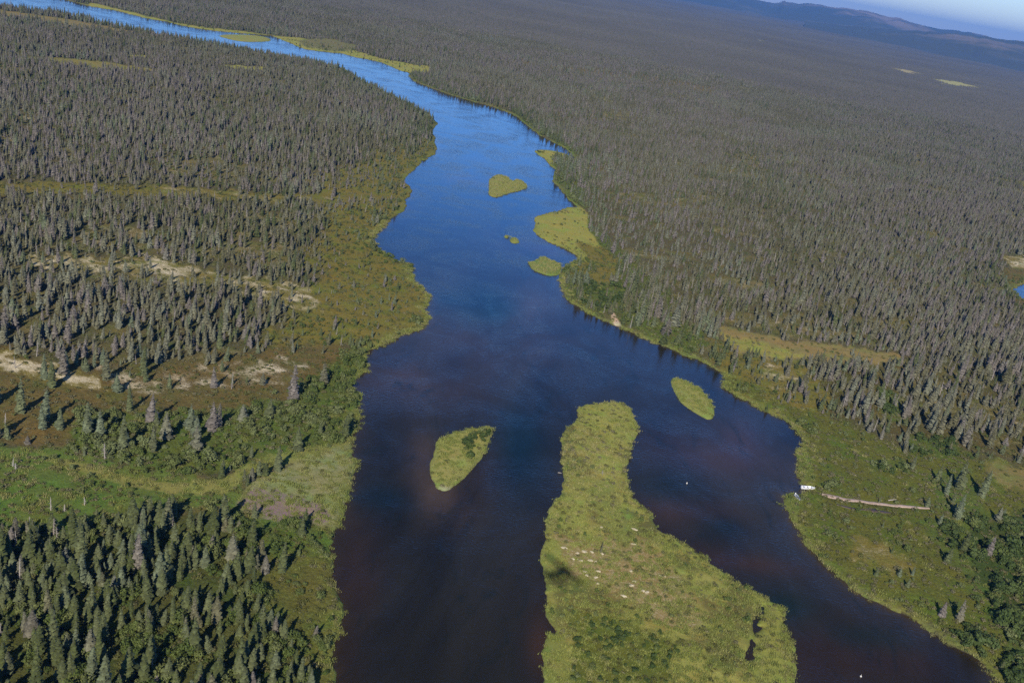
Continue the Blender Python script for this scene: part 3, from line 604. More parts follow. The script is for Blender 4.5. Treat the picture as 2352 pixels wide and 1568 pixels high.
def ridge(name, label, prof, r_c, r_w, amp_n, seed, nscale=1400):
    """prof: sketch-space skyline points; the crest stands r_c metres away, slopes r_w metres wide"""
    prof = np.array(prof, float)
    px, py = prof[:, 0] - CX, prof[:, 1] - CY
    u = px * cR + py * sR; v = -px * sR + py * cR
    dz = -(F * sP + v * cP); dy = F * cP - v * sP; dx = u
    az = np.arctan2(dx, dy); el = dz / np.hypot(dx, dy)
    a = np.linspace(az[0], az[-1], 360); e = np.interp(a, az, el)
    rows = np.linspace(-1, 1, 70)
    A, Rw = np.meshgrid(a, rows)
    E = np.interp(A, a, e + (fnoise(a * 160 + seed, a * 0 + 2, 4) - 0.5) * 0.0016)
    rad = r_c + Rw * r_w + (fnoise(A * 9 + seed, Rw * 0 + seed, 2) - 0.5) * r_w * 0.5
    crest = H + E * r_c
    prof_h = np.clip(1 - np.abs(Rw), 0, 1); prof_h = prof_h ** 1.15
    X = rad * np.sin(A); Y = rad * np.cos(A)
    n = fnoise(X / nscale + seed, Y / nscale, 4) - 0.5
    Z = -30 + (crest + 30) * prof_h + n * amp_n * prof_h * (1 - prof_h) * 4
    ii = np.arange(Z.size).reshape(Z.shape)
    q = np.stack([ii[:-1, :-1], ii[:-1, 1:], ii[1:, 1:], ii[1:, :-1]], -1).reshape(-1, 4)[:, ::-1]
    me = mesh_np(name, np.stack([X, Y, Z], -1).reshape(-1, 3), quads=q, mat=M_hill, smooth=True)
    tag(link(name, me), label, None, None, 'structure')
ridge('mountain', 'long blue mountain ridge with bare tan top and a small peak against the sky',
      [(1500,-30),(1640,-22),(1700,-12),(1755,3),(1781,7),(1793,5),(1801,2),(1810,6),(1830,8),(1868,8),(1901,15),(1950,21),(1995,25),(2020,33),(2045,40),(2068,43),(2100,53),(2141,67),(2185,72),(2268,88),(2352,105),(2500,135)], 17000, 4200, 460, 3)
ridge('hill', 'low dark foothill with tan crest at the right edge of the horizon',
      [(1850,48),(1950,58),(2050,68),(2120,72),(2185,76),(2268,85),(2301,90),(2352,95),(2440,112),(2560,135),(2700,165)], 11500, 3300, 200, 8, 900)
ridge('mountain', 'pale blue mountain with sandy slopes farthest behind the ridge',
      [(1300,-60),(1480,-40),(1560,-28),(1640,-8),(1700,-2),(1750,2),(1775,8),(1810,20)], 24000, 4200, 300, 21)

# ------------------------------------------------------------------ tree shapes
BOUGH = {}
def crown_mesh(name, mat, h=8.5, r=1.25, layers=17, per=9, seed=0, base=0.5, gaps=0.1, power=0.75, sub=True):
    """whorls of drooping ragged boughs round a stem"""
    R = random.Random(seed); vs = []; fs = []; tn = []
    bend = (R.uniform(-.25, .25), R.uniform(-.25, .25))
    def off(z): k = (z / h) ** 2; return bend[0] * k, bend[1] * k
    lob = [R.uniform(0.75, 1.2) for _ in range(5)]
    for i in range(layers):
        t = (i + R.uniform(-.3, .3)) / layers; t = min(max(t, 0.0), 0.985)
        z = base + (h - base) * t
        rr = r * (1 - t) ** power * R.uniform(0.8, 1.15) * (0.75 + 0.25 * min(1, t * 6 + .3)) + 0.07
        n = max(4, int(per * (1 - 0.55 * t))); a0 = R.uniform(0, 6.28); ox, oy = off(z)
        for k in range(n):
            if R.random() < gaps: continue
            a = a0 + 2 * math.pi * k / n + R.uniform(-.25, .25)
            L = rr * R.uniform(0.7, 1.18) * lob[int(a * 5 / 6.3) % 5]; wd = L * R.uniform(0.38, 0.55) + 0.08
            ca, sa = math.cos(a), math.sin(a); dr = L * R.uniform(0.15, 0.5); up = 0.10 * h / layers
            b = len(vs)
            zr = z + 0.42 * L + up
            vs += [(ox, oy, zr), (ox + ca * L * .55 - sa * wd, oy + sa * L * .55 + ca * wd, z - dr * .35),
                   (ox + ca * L, oy + sa * L, z - dr), (ox + ca * L * .55 + sa * wd, oy + sa * L * .55 - ca * wd, z - dr * .35),
                   (ox + ca * L * .5, oy + sa * L * .5, z + 0.30 * L)]
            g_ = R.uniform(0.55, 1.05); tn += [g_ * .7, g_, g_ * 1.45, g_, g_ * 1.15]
            fs += [(b, b + 1, b + 4), (b + 1, b + 2, b + 4), (b + 2, b + 3, b + 4), (b + 3, b, b + 4)]
    b = len(vs); ox, oy = off(h)          # leader
    vs += [(ox, oy, h + 0.25), (ox + .1, oy, h - .5), (ox - .05, oy + .09, h - .5), (ox - .05, oy - .09, h - .5)]
    fs += [(b, b + 1, b + 2), (b, b + 2, b + 3), (b, b + 3, b + 1)]
    b = len(vs); m_ = 6                    # inner mass of twigs
    for i in range(5):
        t = i / 5; z = base + (h - base) * t; ox, oy = off(z)
        for k in range(m_):
            a = 6.283 * k / m_ + i * .5; q = r * 0.42 * (1 - t) ** power * R.uniform(.7, 1.2)
            vs.append((ox + q * math.cos(a), oy + q * math.sin(a), z))
    vs.append((off(h)[0], off(h)[1], h - .2)); top = len(vs) - 1
    for i in range(4):
        for k in range(m_):
            q = [b + i * m_ + k, b + i * m_ + (k + 1) % m_, b + (i + 1) * m_ + (k + 1) % m_, b + (i + 1) * m_ + k]
            fs += [(q[0], q[1], q[2]), (q[0], q[2], q[3])]
    fs += [(b + 4 * m_ + k, b + 4 * m_ + (k + 1) % m_, top) for k in range(m_)]
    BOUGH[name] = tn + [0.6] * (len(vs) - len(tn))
    return vs, fs

def trunk_geo(h=8.5, r=0.14):
    mb = MB(); mb.tube((0, 0, -0.3), (0, 0, h * 0.5), r, r * .6, 6, False); mb.tube((0, 0, h * 0.5), (0, 0, h * .95), r * .6, r * .12, 6, False)
    return mb

VAR = []; TINTS = []; GREEN = []
specs = [(8.6, 1.15, 19, 9, .72), (9.4, 1.05, 21, 9, .6), (7.6, 1.35, 16, 9, .85), (10.2, 1.25, 22, 9, .7), (6.6, 0.95, 15, 8, .75), (8.2, 0.8, 19, 8, .5),
         (9.0, 1.5, 19, 10, .9), (5.6, 0.8, 13, 8, .7), (7.4, 1.0, 17, 8, .65), (10.8, 1.1, 23, 9, .6), (6.0, 1.3, 13, 9, .95), (8.8, 0.95, 20, 8, .55)]
for i, (h, r, la, pe, pw_) in enumerate(specs):
    v, f = crown_mesh('crown', M_spruce, h, r, la, pe, seed=100 + i, power=pw_)
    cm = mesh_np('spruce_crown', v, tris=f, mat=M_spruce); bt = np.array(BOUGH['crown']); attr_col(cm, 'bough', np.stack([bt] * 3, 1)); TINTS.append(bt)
    tm = trunk_geo(h).mesh('spruce_trunk', M_bark)
    cg = cm.copy(); cg.materials[0] = M_green
    VAR.append((h, r, cm, tm)); GREEN.append((h, r, cg, tm))

def hidden_collection(name, objs):
    c = bpy.data.collections.new(name)
    for o in objs: c.objects.link(o)
    return c

def join_variant(name, parts):
    """parts: list of (verts, faces, material) -> one mesh object kept out of the scene, used for instancing"""
    mb = MB(); mats = []
    for v, f, mt in parts:
        if mt not in mats: mats.append(mt)
        mb.add(v, f, mats.index(mt))
    return bpy.data.objects.new(name, mb.mesh(name, *mats))

def geo_of(me): return [tuple(v.co) for v in me.vertices], [tuple(p.vertices) for p in me.polygons]

near_vars = []
for i, (h, r, cm, tm) in enumerate(VAR):
    v, f = geo_of(cm); v2, f2 = geo_of(tm)
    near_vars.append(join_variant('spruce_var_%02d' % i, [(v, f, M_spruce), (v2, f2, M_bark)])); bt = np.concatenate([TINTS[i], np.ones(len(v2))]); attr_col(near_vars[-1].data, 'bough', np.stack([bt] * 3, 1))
for q_ in range(2):
    R_ = random.Random(900 + q_); mb = MB(); mb.tube((0, 0, -.3), (0, 0, 4), .15, .10, 6, False); mb.tube((0, 0, 4), (.1, 0, 7.5), .10, .03, 6, False)
    for k_ in range(34):
        z_ = R_.uniform(.8, 7.2); a_ = R_.uniform(0, 6.28); L_ = (1.1 * (1 - z_ / 8) + .15) * R_.uniform(.5, 1.1); mb.tube((0, 0, z_), (L_ * math.cos(a_), L_ * math.sin(a_), z_ - L_ * R_.uniform(.1, .6)), .05, .02, 3, False)
    near_vars.append(bpy.data.objects.new('spruce_var_%02d' % (12 + q_), mb.mesh('snag', M_snag)))
for i in range(12):
    gm_ = near_vars[i].data.copy(); gm_.materials[0] = M_green; near_vars.append(bpy.data.objects.new('spruce_var_%02d' % (14 + i), gm_))
NEARC = hidden_collection('spruce_variants', near_vars)

def instancer(name, coll, pts, rot, scl, ix, mat=None):
    me = bpy.data.meshes.new(name); n = len(pts)
    me.vertices.add(n); me.vertices.foreach_set('co', np.asarray(pts, np.float32).ravel())
    for nm, typ, arr, key in (('rot', 'FLOAT_VECTOR', rot, 'vector'), ('scl', 'FLOAT_VECTOR', scl, 'vector'), ('vid', 'INT', ix, 'value')):
        at = me.attributes.new(nm, typ, 'POINT'); at.data.foreach_set(key, np.asarray(arr, np.int32 if typ == 'INT' else np.float32).ravel())
    me.update(); o = link(name, me)
    g = bpy.data.node_groups.new(name, 'GeometryNodeTree')
    g.interface.new_socket('Geometry', in_out='INPUT', socket_type='NodeSocketGeometry'); g.interface.new_socket('Geometry', in_out='OUTPUT', socket_type='NodeSocketGeometry')
    N = g.nodes.new; gi = N('NodeGroupInput'); go = N('NodeGroupOutput'); ip = N('GeometryNodeInstanceOnPoints'); ci = N('GeometryNodeCollectionInfo')
    ci.inputs['Collection'].default_value = coll; ci.inputs['Separate Children'].default_value = True; ci.inputs['Reset Children'].default_value = True
    ip.inputs['Pick Instance'].default_value = True
    def na_(nm, dt):
        q = N('GeometryNodeInputNamedAttribute'); q.data_type = dt; q.inputs['Name'].default_value = nm; return q.outputs[0]
    L = g.links.new
    L(gi.outputs[0], ip.inputs['Points']); L(ci.outputs[0], ip.inputs['Instance']); L(na_('vid', 'INT'), ip.inputs['Instance Index'])
    L(na_('rot', 'FLOAT_VECTOR'), ip.inputs['Rotation']); L(na_('scl', 'FLOAT_VECTOR'), ip.inputs['Scale']); L(ip.outputs[0], go.inputs[0])
    md = o.modifiers.new('scatter', 'NODES'); md.node_group = g
    return o

# ------------------------------------------------------------------ where the trees stand
def scatter(density_field, r_lo, r_hi, dmax, az=(-33, 37)):
    a0, a1 = math.radians(az[0]), math.radians(az[1])
    area = 0.5 * (a1 - a0) * (r_hi ** 2 - r_lo ** 2); n = int(area * dmax)
    r = np.sqrt(rng.uniform(r_lo ** 2, r_hi ** 2, n)); a = rng.uniform(a0, a1, n)
    x = r * np.sin(a); y = r * np.cos(a)
    keep = rng.random(n) * dmax < lookup(density_field, x, y)
    return x[keep], y[keep]

def thin(x, y, dmin):
    """drop plants standing closer than dmin (grid hash)"""
    order = np.arange(len(x)); cell = {}; keep = np.zeros(len(x), bool); s = dmin
    gx_ = np.floor(x / s).astype(int).tolist(); gy_ = np.floor(y / s).astype(int).tolist(); xl = x.tolist(); yl = y.tolist(); d2 = dmin * dmin
    for i in range(len(xl)):
        cx, cy = gx_[i], gy_[i]; ok = True
        for a in (-1, 0, 1):
            for b in (-1, 0, 1):
                j = cell.get((cx + a, cy + b))
                if j is not None and (xl[i] - xl[j]) ** 2 + (yl[i] - yl[j]) ** 2 < d2: ok = False; break
            if not ok: break
        if ok: cell[(cx, cy)] = i; keep[i] = True
    return keep

R_IND = 2200.0
tx, ty = scatter(FT, 120, R_IND, 0.15, (-34, 38))
near_m = np.hypot(tx, ty) < 1000
kp = np.ones(len(tx), bool); kp[near_m] = thin(tx[near_m], ty[near_m], 1.3)
tx, ty = tx[kp], ty[kp]
ts = lookup(FS, tx, ty) * np.clip(rng.normal(0.95, 0.28, len(tx)), 0.36, 1.6)
tz = lookup(HZ, tx, ty) - 0.1
tv = rng.integers(0, len(VAR), len(tx)); tr = rng.uniform(0, 6.283, len(tx))
# clustering of size by stand

# landmark trees, traced one by one: (base px, base py, height in m, width factor, variant, label)
LAND = [
 (50,966,9.5,1.0,3,'tall narrow spruce standing alone on brown tundra nearest the left edge'),
 (98,1003,6.5,0.9,0,'leaning dark spruce on brown tundra, second lone tree from the left edge'),
 (138,1000,6.0,1.0,6,'wide dark spruce with a long shadow on the brown tundra at left'),
 (198,1012,9.0,1.15,3,'bushy tall spruce, left one of a close pair on the green scrub slope'),
 (230,1018,7.5,0.95,0,'slim spruce, right one of a close pair on the green scrub slope'),
 (297,958,7.5,0.9,9,'pointed spruce rising above a taller one behind the willow scrub at left'),
 (280,1045,9.5,1.1,3,'tall spruce at the front edge of the willow scrub above the light trail'),
 (345,985,8.5,1.15,6,'broad pale spruce at the head of the tree row in the willow scrub'),
 (350,1050,7.0,1.0,8,'narrow spruce just above the light grassy trail'),
 (380,1020,7.5,1.1,2,'grey green spruce in the middle of the willow scrub'),
 (437,995,7.0,1.15,6,'blue green conical spruce at the right of the tree row in the willow scrub'),
 (450,1042,6.5,1.3,10,'wide pale blue spruce at the front right of the willow scrub'),
 (558,975,5.0,1.4,10,'squat pale spruce on the shrubby slope left of the river bend'),
 (620,965,5.5,1.5,6,'wide silvery spruce among round bushes near the left river bend'),
 (490,900,6.5,1.1,3,'spruce with a long shadow alone in the pale lichen field at left'),
 (388,905,5.0,0.9,0,'thin spruce standing on the lichen streak at left'),
 (245,890,9.0,1.0,3,'very tall spruce at the lower rim of the left lichen field'),
 (147,880,9.0,1.1,3,'tall double spruce on the lichen slope close to the left edge'),
 (328,877,9.0,1.0,9,'tall slim spruce above the right end of the lichen slope'),
 (816,752,4.0,1.0,7,'small lone spruce on the olive tundra by the left river bend'),
 (675,753,3.2,1.1,8,'small pale grey spruce by itself where the lichen ends'),
 (851,590,3.0,1.5,10,'squat blue spruce behind the sedge cove on the left bank'),
 (1522,792,7.0,1.45,10,'silvery blue spruce leaning over the water on the right bank'),
 (1610,817,5.0,1.0,2,'pale grey dying spruce on the right bank beside the narrow sedge meadow'),
 (1400,725,5.5,1.2,6,'pale blue spruce in front of the round green alders on the right bank'),
 (2195,1195,9.5,1.25,3,'tall full spruce where the dirt track runs into the trees'),
 (2170,1140,8.0,1.0,9,'tall spruce just above the end of the dirt track'),
 (2150,1112,7.0,1.0,0,'dark spruce above and left of the end of the dirt track'),
 (2290,1200,6.0,1.3,6,'wide grey green spruce right of the end of the dirt track'),
 (2024,1218,2.4,0.9,7,'tiny dark spruce alone on the moss below the dirt track'),
 (2045,1277,3.0,0.9,5,'thin young spruce alone beside the lichen patch on the right bank'),
 (2010,1328,3.0,1.2,10,'small spruce nearest the water on the lower right bank'),
 (2062,1330,3.2,1.2,10,'bushy small spruce in a pair on the mossy lower right bank'),
 (2092,1328,3.2,1.0,4,'slim small spruce in a pair on the mossy lower right bank'),
 (2160,1420,5.0,1.2,2,'pale spruce above the last bend of the right bank'),
 (2200,1430,7.0,1.1,3,'tall blue grey spruce beside dark alders at lower right'),
 (1760,945,3.0,1.2,10,'small pointed spruce on the grassy right bank beside the river'),
 (2033,1000,6.0,1.0,6,'spruce on the tundra edge in front of the bright green willow clump'),
]
lx, ly = ground([l[0] for l in LAND], [l[1] for l in LAND])
for X0, Y0 in zip(lx, ly):
    k = np.hypot(tx - X0, ty - Y0) > 3.2
    tx, ty, ts, tz, tv, tr = tx[k], ty[k], ts[k], tz[k], tv[k], tr[k]
VH = np.array([v[0] for v in VAR])
px, py, dd = sketch(tx, ty, tz)
size = ts * VH[tv] * F / dd
infr = (px > -15) & (px < 2367) & (py > 0) & (py < 1568 + size * 0.9) & (py > 20)
rank = np.where(infr, size, 0); order = np.argsort(-rank)
N_IND = 285 - len(LAND)
ind = order[:N_IND]; rest = np.ones(len(tx), bool); rest[ind] = False

def greenness(x, y):
    a_, b_, _ = sketch(x, y); sd_ = lookup(SD, x, y); g = np.clip(np.exp(-np.clip(sd_, 0, None) / 28.0) * 1.1, 0, .95) * (np.hypot(x, y) < 1600)
    g = np.maximum(g, 0.92 * (((a_ < 800) & (b_ > 850)) | ((a_ > 1800) & (b_ > 1050)))); g = np.maximum(g, 0.2 * (fnoise(x / 80 + 4, y / 80, 3) > 0.52))
    return g
tg_ = rng.random(len(tx)) < greenness(tx, ty)
def make_tree(i):
    V_ = GREEN[i - 100] if i >= 100 else VAR[i]
    e = bpy.data.objects.new('spruce_tree', None); COL.objects.link(e); e.empty_display_size = 0.5
    link('trunk', V_[3], e); link('crown', V_[2], e)
    return e
def copy_tree(o):
    c = o.copy(); COL.objects.link(c)
    for ch in o.children:
        d = ch.copy(); COL.objects.link(d); d.parent = c
    return c
proto_of = {}
def place_tree(x, y, z, rz, sx_, sz_, v, label, group=None):
    if v not in proto_of: o = make_tree(v); proto_of[v] = o
    else: o = copy_tree(proto_of[v])
    o.location = (x, y, z); o.rotation_euler = (random.uniform(-.03, .03), random.uniform(-.03, .03), rz); o.scale = (sx_, sx_, sz_)
    for k in ('label', 'category', 'group'):
        if k in o: del o[k]
    tag(o, label, 'tree', group)
    return o

SIZEW = [(30, 'tallest'), (24, 'tall'), (18, 'middling'), (0, 'short')]
ZONES = [
 ('the lower left corner of the dense stand', [(-100,1300),(250,1300),(250,1650),(-100,1650)]),
 ('the top left rim of the dense lower left stand', [(-100,1150),(250,1150),(250,1300),(-100,1300)]),
 ('the middle of the dense lower left stand', [(250,1150),(430,1150),(430,1420),(250,1420)]),
 ('the dense left stand at the bottom edge', [(250,1420),(520,1420),(520,1700),(250,1700)]),
 ('the right flank of the dense lower left stand', [(430,1150),(560,1150),(560,1420),(430,1420)]),
 ('the scrub between the dense left stand and the river', [(520,1200),(820,1200),(820,1700),(520,1700)]),
 ('the left slope above the green meadow', [(-100,800),(900,800),(900,1150),(-100,1150)]),
 ('the right bank scrub at the lower right', [(1800,1180),(2500,1180),(2500,1700),(1800,1700)]),
 ('the spruce edge above the dirt track', [(1600,850),(2500,850),(2500,1180),(1600,1180)]),
]
def inbox(p, q, poly): return poly[0][0] <= p < poly[2][0] and poly[0][1] <= q < poly[2][1]
used = {}
for n_, i in enumerate(ind):
    p, q, s_ = px[i], py[i], size[i]
    zone = next((z for z, poly in ZONES if inbox(p, q, poly)), 'the forest beyond the river banks')
    wd = VAR[tv[i]][1] / VAR[tv[i]][0]
    form = 'slender' if wd < 0.115 else ('broad' if wd > 0.15 else 'conical')
    hh_ = ts[i] * VH[tv[i]]
    hw = 'tall' if hh_ > 8.3 else ('medium-sized' if hh_ > 6.2 else 'small')
    lb = '%s %s spruce in %s' % (hw, form, zone)
    place_tree(tx[i], ty[i], tz[i], tr[i], ts[i] * random.uniform(1.35, 1.9), ts[i], int(tv[i]) + (100 if tg_[i] else 0), lb, '%s %s spruces in %s' % (hw, form, zone))
for (bx, by, hgt, wf, v, lb), X0, Y0 in zip(LAND, lx, ly):
    s_ = hgt * (1.3 if by < 1100 and bx < 700 else 1.1) / VAR[v][0]; z0 = float(lookup(HZ, np.array([X0]), np.array([Y0]))[0]) - 0.1
    place_tree(X0, Y0, z0, random.uniform(0, 6.28), s_ * (0.35 + 0.65 * wf) * 1.3, s_, v + (0 if 'grey' in lb or 'pale' in lb else 100), lb)

# everything else of the forest that can be told apart only as a mass
rx, ry, rz_, rs, rv, rr_ = tx[rest], ty[rest], tz[rest], ts[rest], tv[rest], tr[rest]
n = len(rx)
rv = np.where(rng.random(n) < 0.05, rng.integers(12, 14, n), np.where(tg_[rest], rv + 14, rv))
wdf = rng.uniform(0.85, 1.2, n) * (1.38 + 0.3 * sstep(420, 260, np.hypot(rx, ry)))
o = instancer('spruce_forest', NEARC, np.stack([rx, ry, rz_], 1), np.stack([rng.normal(0, .05, n), rng.normal(0, .05, n), rr_], 1), np.stack([rs * wdf, rs * wdf, rs], 1), rv)
tag(o, 'endless grey green spruce forest covering the plain on both banks', 'forest', None, 'stuff')
print('trees', n, 'individual', len(ind) + len(LAND))

# distant forest: patches of simple spruces
def patch(seed, size_, cnt):
    R = random.Random(seed); vs = []; fs = []; tint = []
    for _ in range(cnt):
        tc_ = R.choice([(0.060, 0.062, 0.040), (0.068, 0.068, 0.048), (0.078, 0.078, 0.055), (0.075, 0.070, 0.055), (0.092, 0.080, 0.074)])
        x = R.uniform(-size_ / 2, size_ / 2); y = R.uniform(-size_ / 2, size_ / 2); h = R.uniform(3, 6.5); r = R.uniform(0.7, 1.15); a0 = R.uniform(0, 6)
        b = len(vs)
        for (z, q, zz) in ((0.4, r, h * .55), (h * .38, r * .75, h)):
            b = len(vs)
            for k in range(5):
                a = a0 + k * 1.2566 + R.uniform(-.2, .2); qq = q * R.uniform(.7, 1.2)
                vs.append((x + qq * math.cos(a), y + qq * math.sin(a), z + R.uniform(-.3, .3)))
            vs.append((x, y, zz)); tint += [tc_] * 6; fs += [(b + k, b + (k + 1) % 5, b + 5) for k in range(5)]
    return vs, fs, tint
PS = 60.0
pvars = []
def far_mat():
    t = NT('distant_needles'); c = t.n('Attribute', attribute_name='tint').outputs['Color']
    pos = t.n('NewGeometry').outputs['Position']; big = t.noise(0.0016, 3, 0.6, pos)
    t.set(t.b.inputs['Base Color'], t.mix(1.0, c, t.maprange(big, 0.35, 0.65, 0.85, 1.12), 'MULTIPLY')); t.b.inputs['Roughness'].default_value = 0.8
    return t.m
M_far = far_mat()
for i in range(6):
    v, f, ti = patch(500 + i, PS * 1.08, 220); pm_ = mesh_np('patch_%d' % i, v, tris=f, mat=M_far); attr_col(pm_, 'tint', np.array(ti)); pvars.append(bpy.data.objects.new('patch_%d' % i, pm_))
PC = hidden_collection('patch_variants', pvars)
R_FAR = 15000
g1 = np.arange(-R_FAR, R_FAR, PS); g2 = np.arange(0, R_FAR, PS)
QX, QY = np.meshgrid(g1, g2, indexing='ij'); QX = QX.ravel(); QY = QY.ravel(); r_ = np.hypot(QX, QY); a_ = np.degrees(np.arctan2(QX, QY))
k = (r_ > R_IND) & (r_ < R_FAR) & (a_ > -34) & (a_ < 38)
QX, QY = QX[k], QY[k]
k = (lookup(FT, QX, QY) > 0.004) & (lookup(SD, QX, QY) > 35)
QX, QY = QX[k] + 0, QY[k]
n = len(QX); print('patches', n)
qs = rng.uniform(0.9, 1.1, n)
o = instancer('distant_forest', PC, np.stack([QX, QY, lookup(HZ, QX, QY) - 0.3], 1), np.stack([np.zeros(n), np.zeros(n), rng.integers(0, 4, n) * math.pi / 2], 1), np.stack([np.ones(n) , np.ones(n), qs], 1), rng.integers(0, len(pvars), n))
tag(o, 'far off spruce forest fading blue towards the hills', 'forest', None, 'stuff')

# ------------------------------------------------------------------ bushes
def bush_geo(seed, r=1.0, h=1.3, n=200, leaf=0.2):
    R = random.Random(seed); vs = []; fs = []
    lobes = [(R.uniform(-.5, .5) * r, R.uniform(-.5, .5) * r, R.uniform(.2, .8) * h, R.uniform(.25, .6) * r) for _ in range(9)]
    for i in range(n):
        lx_, ly_, lz, lr = R.choice(lobes)
        th = R.uniform(0, 6.283); ph = math.acos(R.uniform(-.3, 1)); q = lr * R.uniform(.75, 1.08)
        c = Vector((lx_ + q * math.sin(ph) * math.cos(th), ly_ + q * math.sin(ph) * math.sin(th), max(0.02, lz + q * math.cos(ph) * h / r * .6)))
        nrm = Vector((math.sin(ph) * math.cos(th) + R.uniform(-.6, .6), math.sin(ph) * math.sin(th) + R.uniform(-.6, .6), math.cos(ph) + R.uniform(-.3, .6))).normalized()
        a = nrm.orthogonal().normalized(); b_ = nrm.cross(a); s = leaf * R.uniform(.6, 1.4); k = len(vs)
        vs += [c + a * s, c + b_ * s * .7, c - a * s, c - b_ * s * .7]; fs.append((k, k + 1, k + 2, k + 3))
    return vs, fs
BV = []
for i in range(7):
    v, f = bush_geo(30 + i, 1.0, 1.0 + .25 * (i % 3), 420, 0.115); mb = MB(); mb.add(v, f); BV.append(mb.mesh('willow_bush', M_willow))
M_alder = foliage('alder_leaves', [(0.030, 0.052, 0.010), (0.042, 0.066, 0.014), (0.06, 0.085, 0.022)])  # deeper green than the willow, with the clumps' self-shadow also put into the colour
for i in range(4):
    v, f = bush_geo(60 + i, 1.0, 1.2 + .2 * (i % 3), 420, 0.13); mb = MB(); mb.add(v, f); BV.append(mb.mesh('alder_bush', M_alder))
bv_objs = [bpy.data.objects.new('bush_var_%02d' % i, m_) for i, m_ in enumerate(BV)]
BC = hidden_collection('bush_variants', bv_objs)
DV = []
for i in range(6):
    v, f = bush_geo(80 + i, 0.8, 0.5, 90, 0.13); mb = MB(); mb.add(v, f); DV.append(bpy.data.objects.new('dwarf_var_%02d' % i, mb.mesh('dwarf_shrub', M_dwarf)))
DC = hidden_collection('dwarf_variants', DV)
GV = []
for i in range(5):
    R = random.Random(i); vs = []; fs = []
    for _ in range(60):
        x, y = R.gauss(0, .45), R.gauss(0, .45); a = R.uniform(0, 6.28); h = R.uniform(.3, .8); w_ = R.uniform(.04, .09); k = len(vs); lx_, ly_ = R.uniform(-.3, .3), R.uniform(-.3, .3)
        vs += [(x + w_ * math.cos(a), y + w_ * math.sin(a), 0), (x - w_ * math.cos(a), y - w_ * math.sin(a), 0), (x + lx_, y + ly_, h)]; fs.append((k, k + 1, k + 2))
    mb = MB(); mb.add(vs, fs); GV.append(bpy.data.objects.new('grass_var_%d' % i, mb.mesh('grass_tuft', M_grass)))
GC = hidden_collection('grass_variants', GV)

bx, by = scatter(FB, 120, 1500, 0.3, (-33, 37))
bz = lookup(HZ, bx, by) - 0.05
big = lookup(FB, bx, by)
bs = np.clip(rng.normal(0.95, .3, len(bx)), .45, 1.8) * (0.85 + 0.7 * sstep(0.06, 0.14, big))
# alder thickets at the lower right stand taller
pbx, pby, bd = sketch(bx, by)
bs = bs * np.where((pbx > 2150) & (pby > 1180) & (pby < 1600), 1.5, 1.0)
def isl_scatter(nm, key, dmax):
    I = ISL[nm]; xs, ys = I['xs'], I['ys']; n_ = int((xs[-1] - xs[0]) * (ys[-1] - ys[0]) * dmax)
    x = rng.uniform(xs[0], xs[-1], n_); y = rng.uniform(ys[0], ys[-1], n_)
    i = ((x - xs[0]) / (xs[1] - xs[0])).astype(int); j = ((y - ys[0]) / (ys[1] - ys[0])).astype(int)
    D = I[key][i, j] if isinstance(key, str) else np.full(n_, key)
    k = (rng.random(n_) * dmax < D) & (I['sd'][i, j] > 0.3)
    return x[k], y[k], I['Z'][i, j][k] - .03, I['sd'][i, j][k]
for nm in ISL:
    if nm == 'far': continue
    x, y, z, s_ = isl_scatter(nm, 'B', 0.5)
    bx = np.append(bx, x); by = np.append(by, y); bz = np.append(bz, z); bs = np.append(bs, np.clip(rng.normal(.75, .2, len(x)), .4, 1.2) * (1.6 if nm == 'teardrop' else 1.0))
bv = rng.integers(0, 7, len(bx)); pqx, pqy, _ = sketch(bx, by)
dark = np.zeros(len(bx), bool)
for x0_, y0_, x1_, y1_ in ((2150, 1190, 2700, 1700), (2060, 1000, 2260, 1062), (1985, 1050, 2090, 1095), (2005, 890, 2085, 985), (1330, 645, 1435, 725), (1050, 980, 1125, 1070), (1300, 1440, 1560, 1760)):
    dark |= (pqx > x0_) & (pqx < x1_) & (pqy > y0_) & (pqy < y1_) & (rng.random(len(bx)) < 0.75)
bv = np.where(dark, rng.integers(7, 11, len(bx)), bv); br = rng.uniform(0, 6.283, len(bx))
px, py, dd = sketch(bx, by, bz); size = bs * F / dd
infr = (px > 0) & (px < 2352) & (py > 0) & (py < 1575)
order = np.argsort(-np.where(infr, size, 0)); bind = order[:280]; rest = np.ones(len(bx), bool); rest[bind] = False
BZ = [('in the alder thicket at the lower right corner', (2140, 1150, 2400, 1600)), ('on the mossy slope of the lower right bank', (1790, 1150, 2140, 1600)),
      ('at the bottom end of the long river island', (1240, 1380, 1860, 1600)), ('on the middle of the long river island', (1240, 1080, 1860, 1380)),
      ('on the upper end of the long river island', (1270, 900, 1480, 1080)), ('on the teardrop shaped island', (980, 980, 1140, 1130)),
      ('under the spruces of the dense lower left stand', (0, 1230, 520, 1600)), ('on the left bank beside the dark water at the bottom', (520, 1180, 800, 1600)),
      ('on the left slope above the meadow', (0, 600, 900, 1180)), ('on the right bank above the dirt track', (1640, 850, 2400, 1150))]
for i in bind:
    zone = next((z for z, b4 in BZ if b4[0] <= px[i] < b4[2] and b4[1] <= py[i] < b4[3]), 'along the river bank')
    sz = 'large' if bs[i] > 1.6 else ('middling' if bs[i] > 1.15 else 'small')
    o = link('bush', BV[int(bv[i])]); o.location = (bx[i], by[i], bz[i]); o.rotation_euler = (0, 0, br[i]); o.scale = (bs[i],) * 3
    tag(o, '%s round leafy green bush %s' % (sz, zone), 'bush', '%s bushes %s' % (sz, zone))
n = rest.sum(); q = bs[rest]
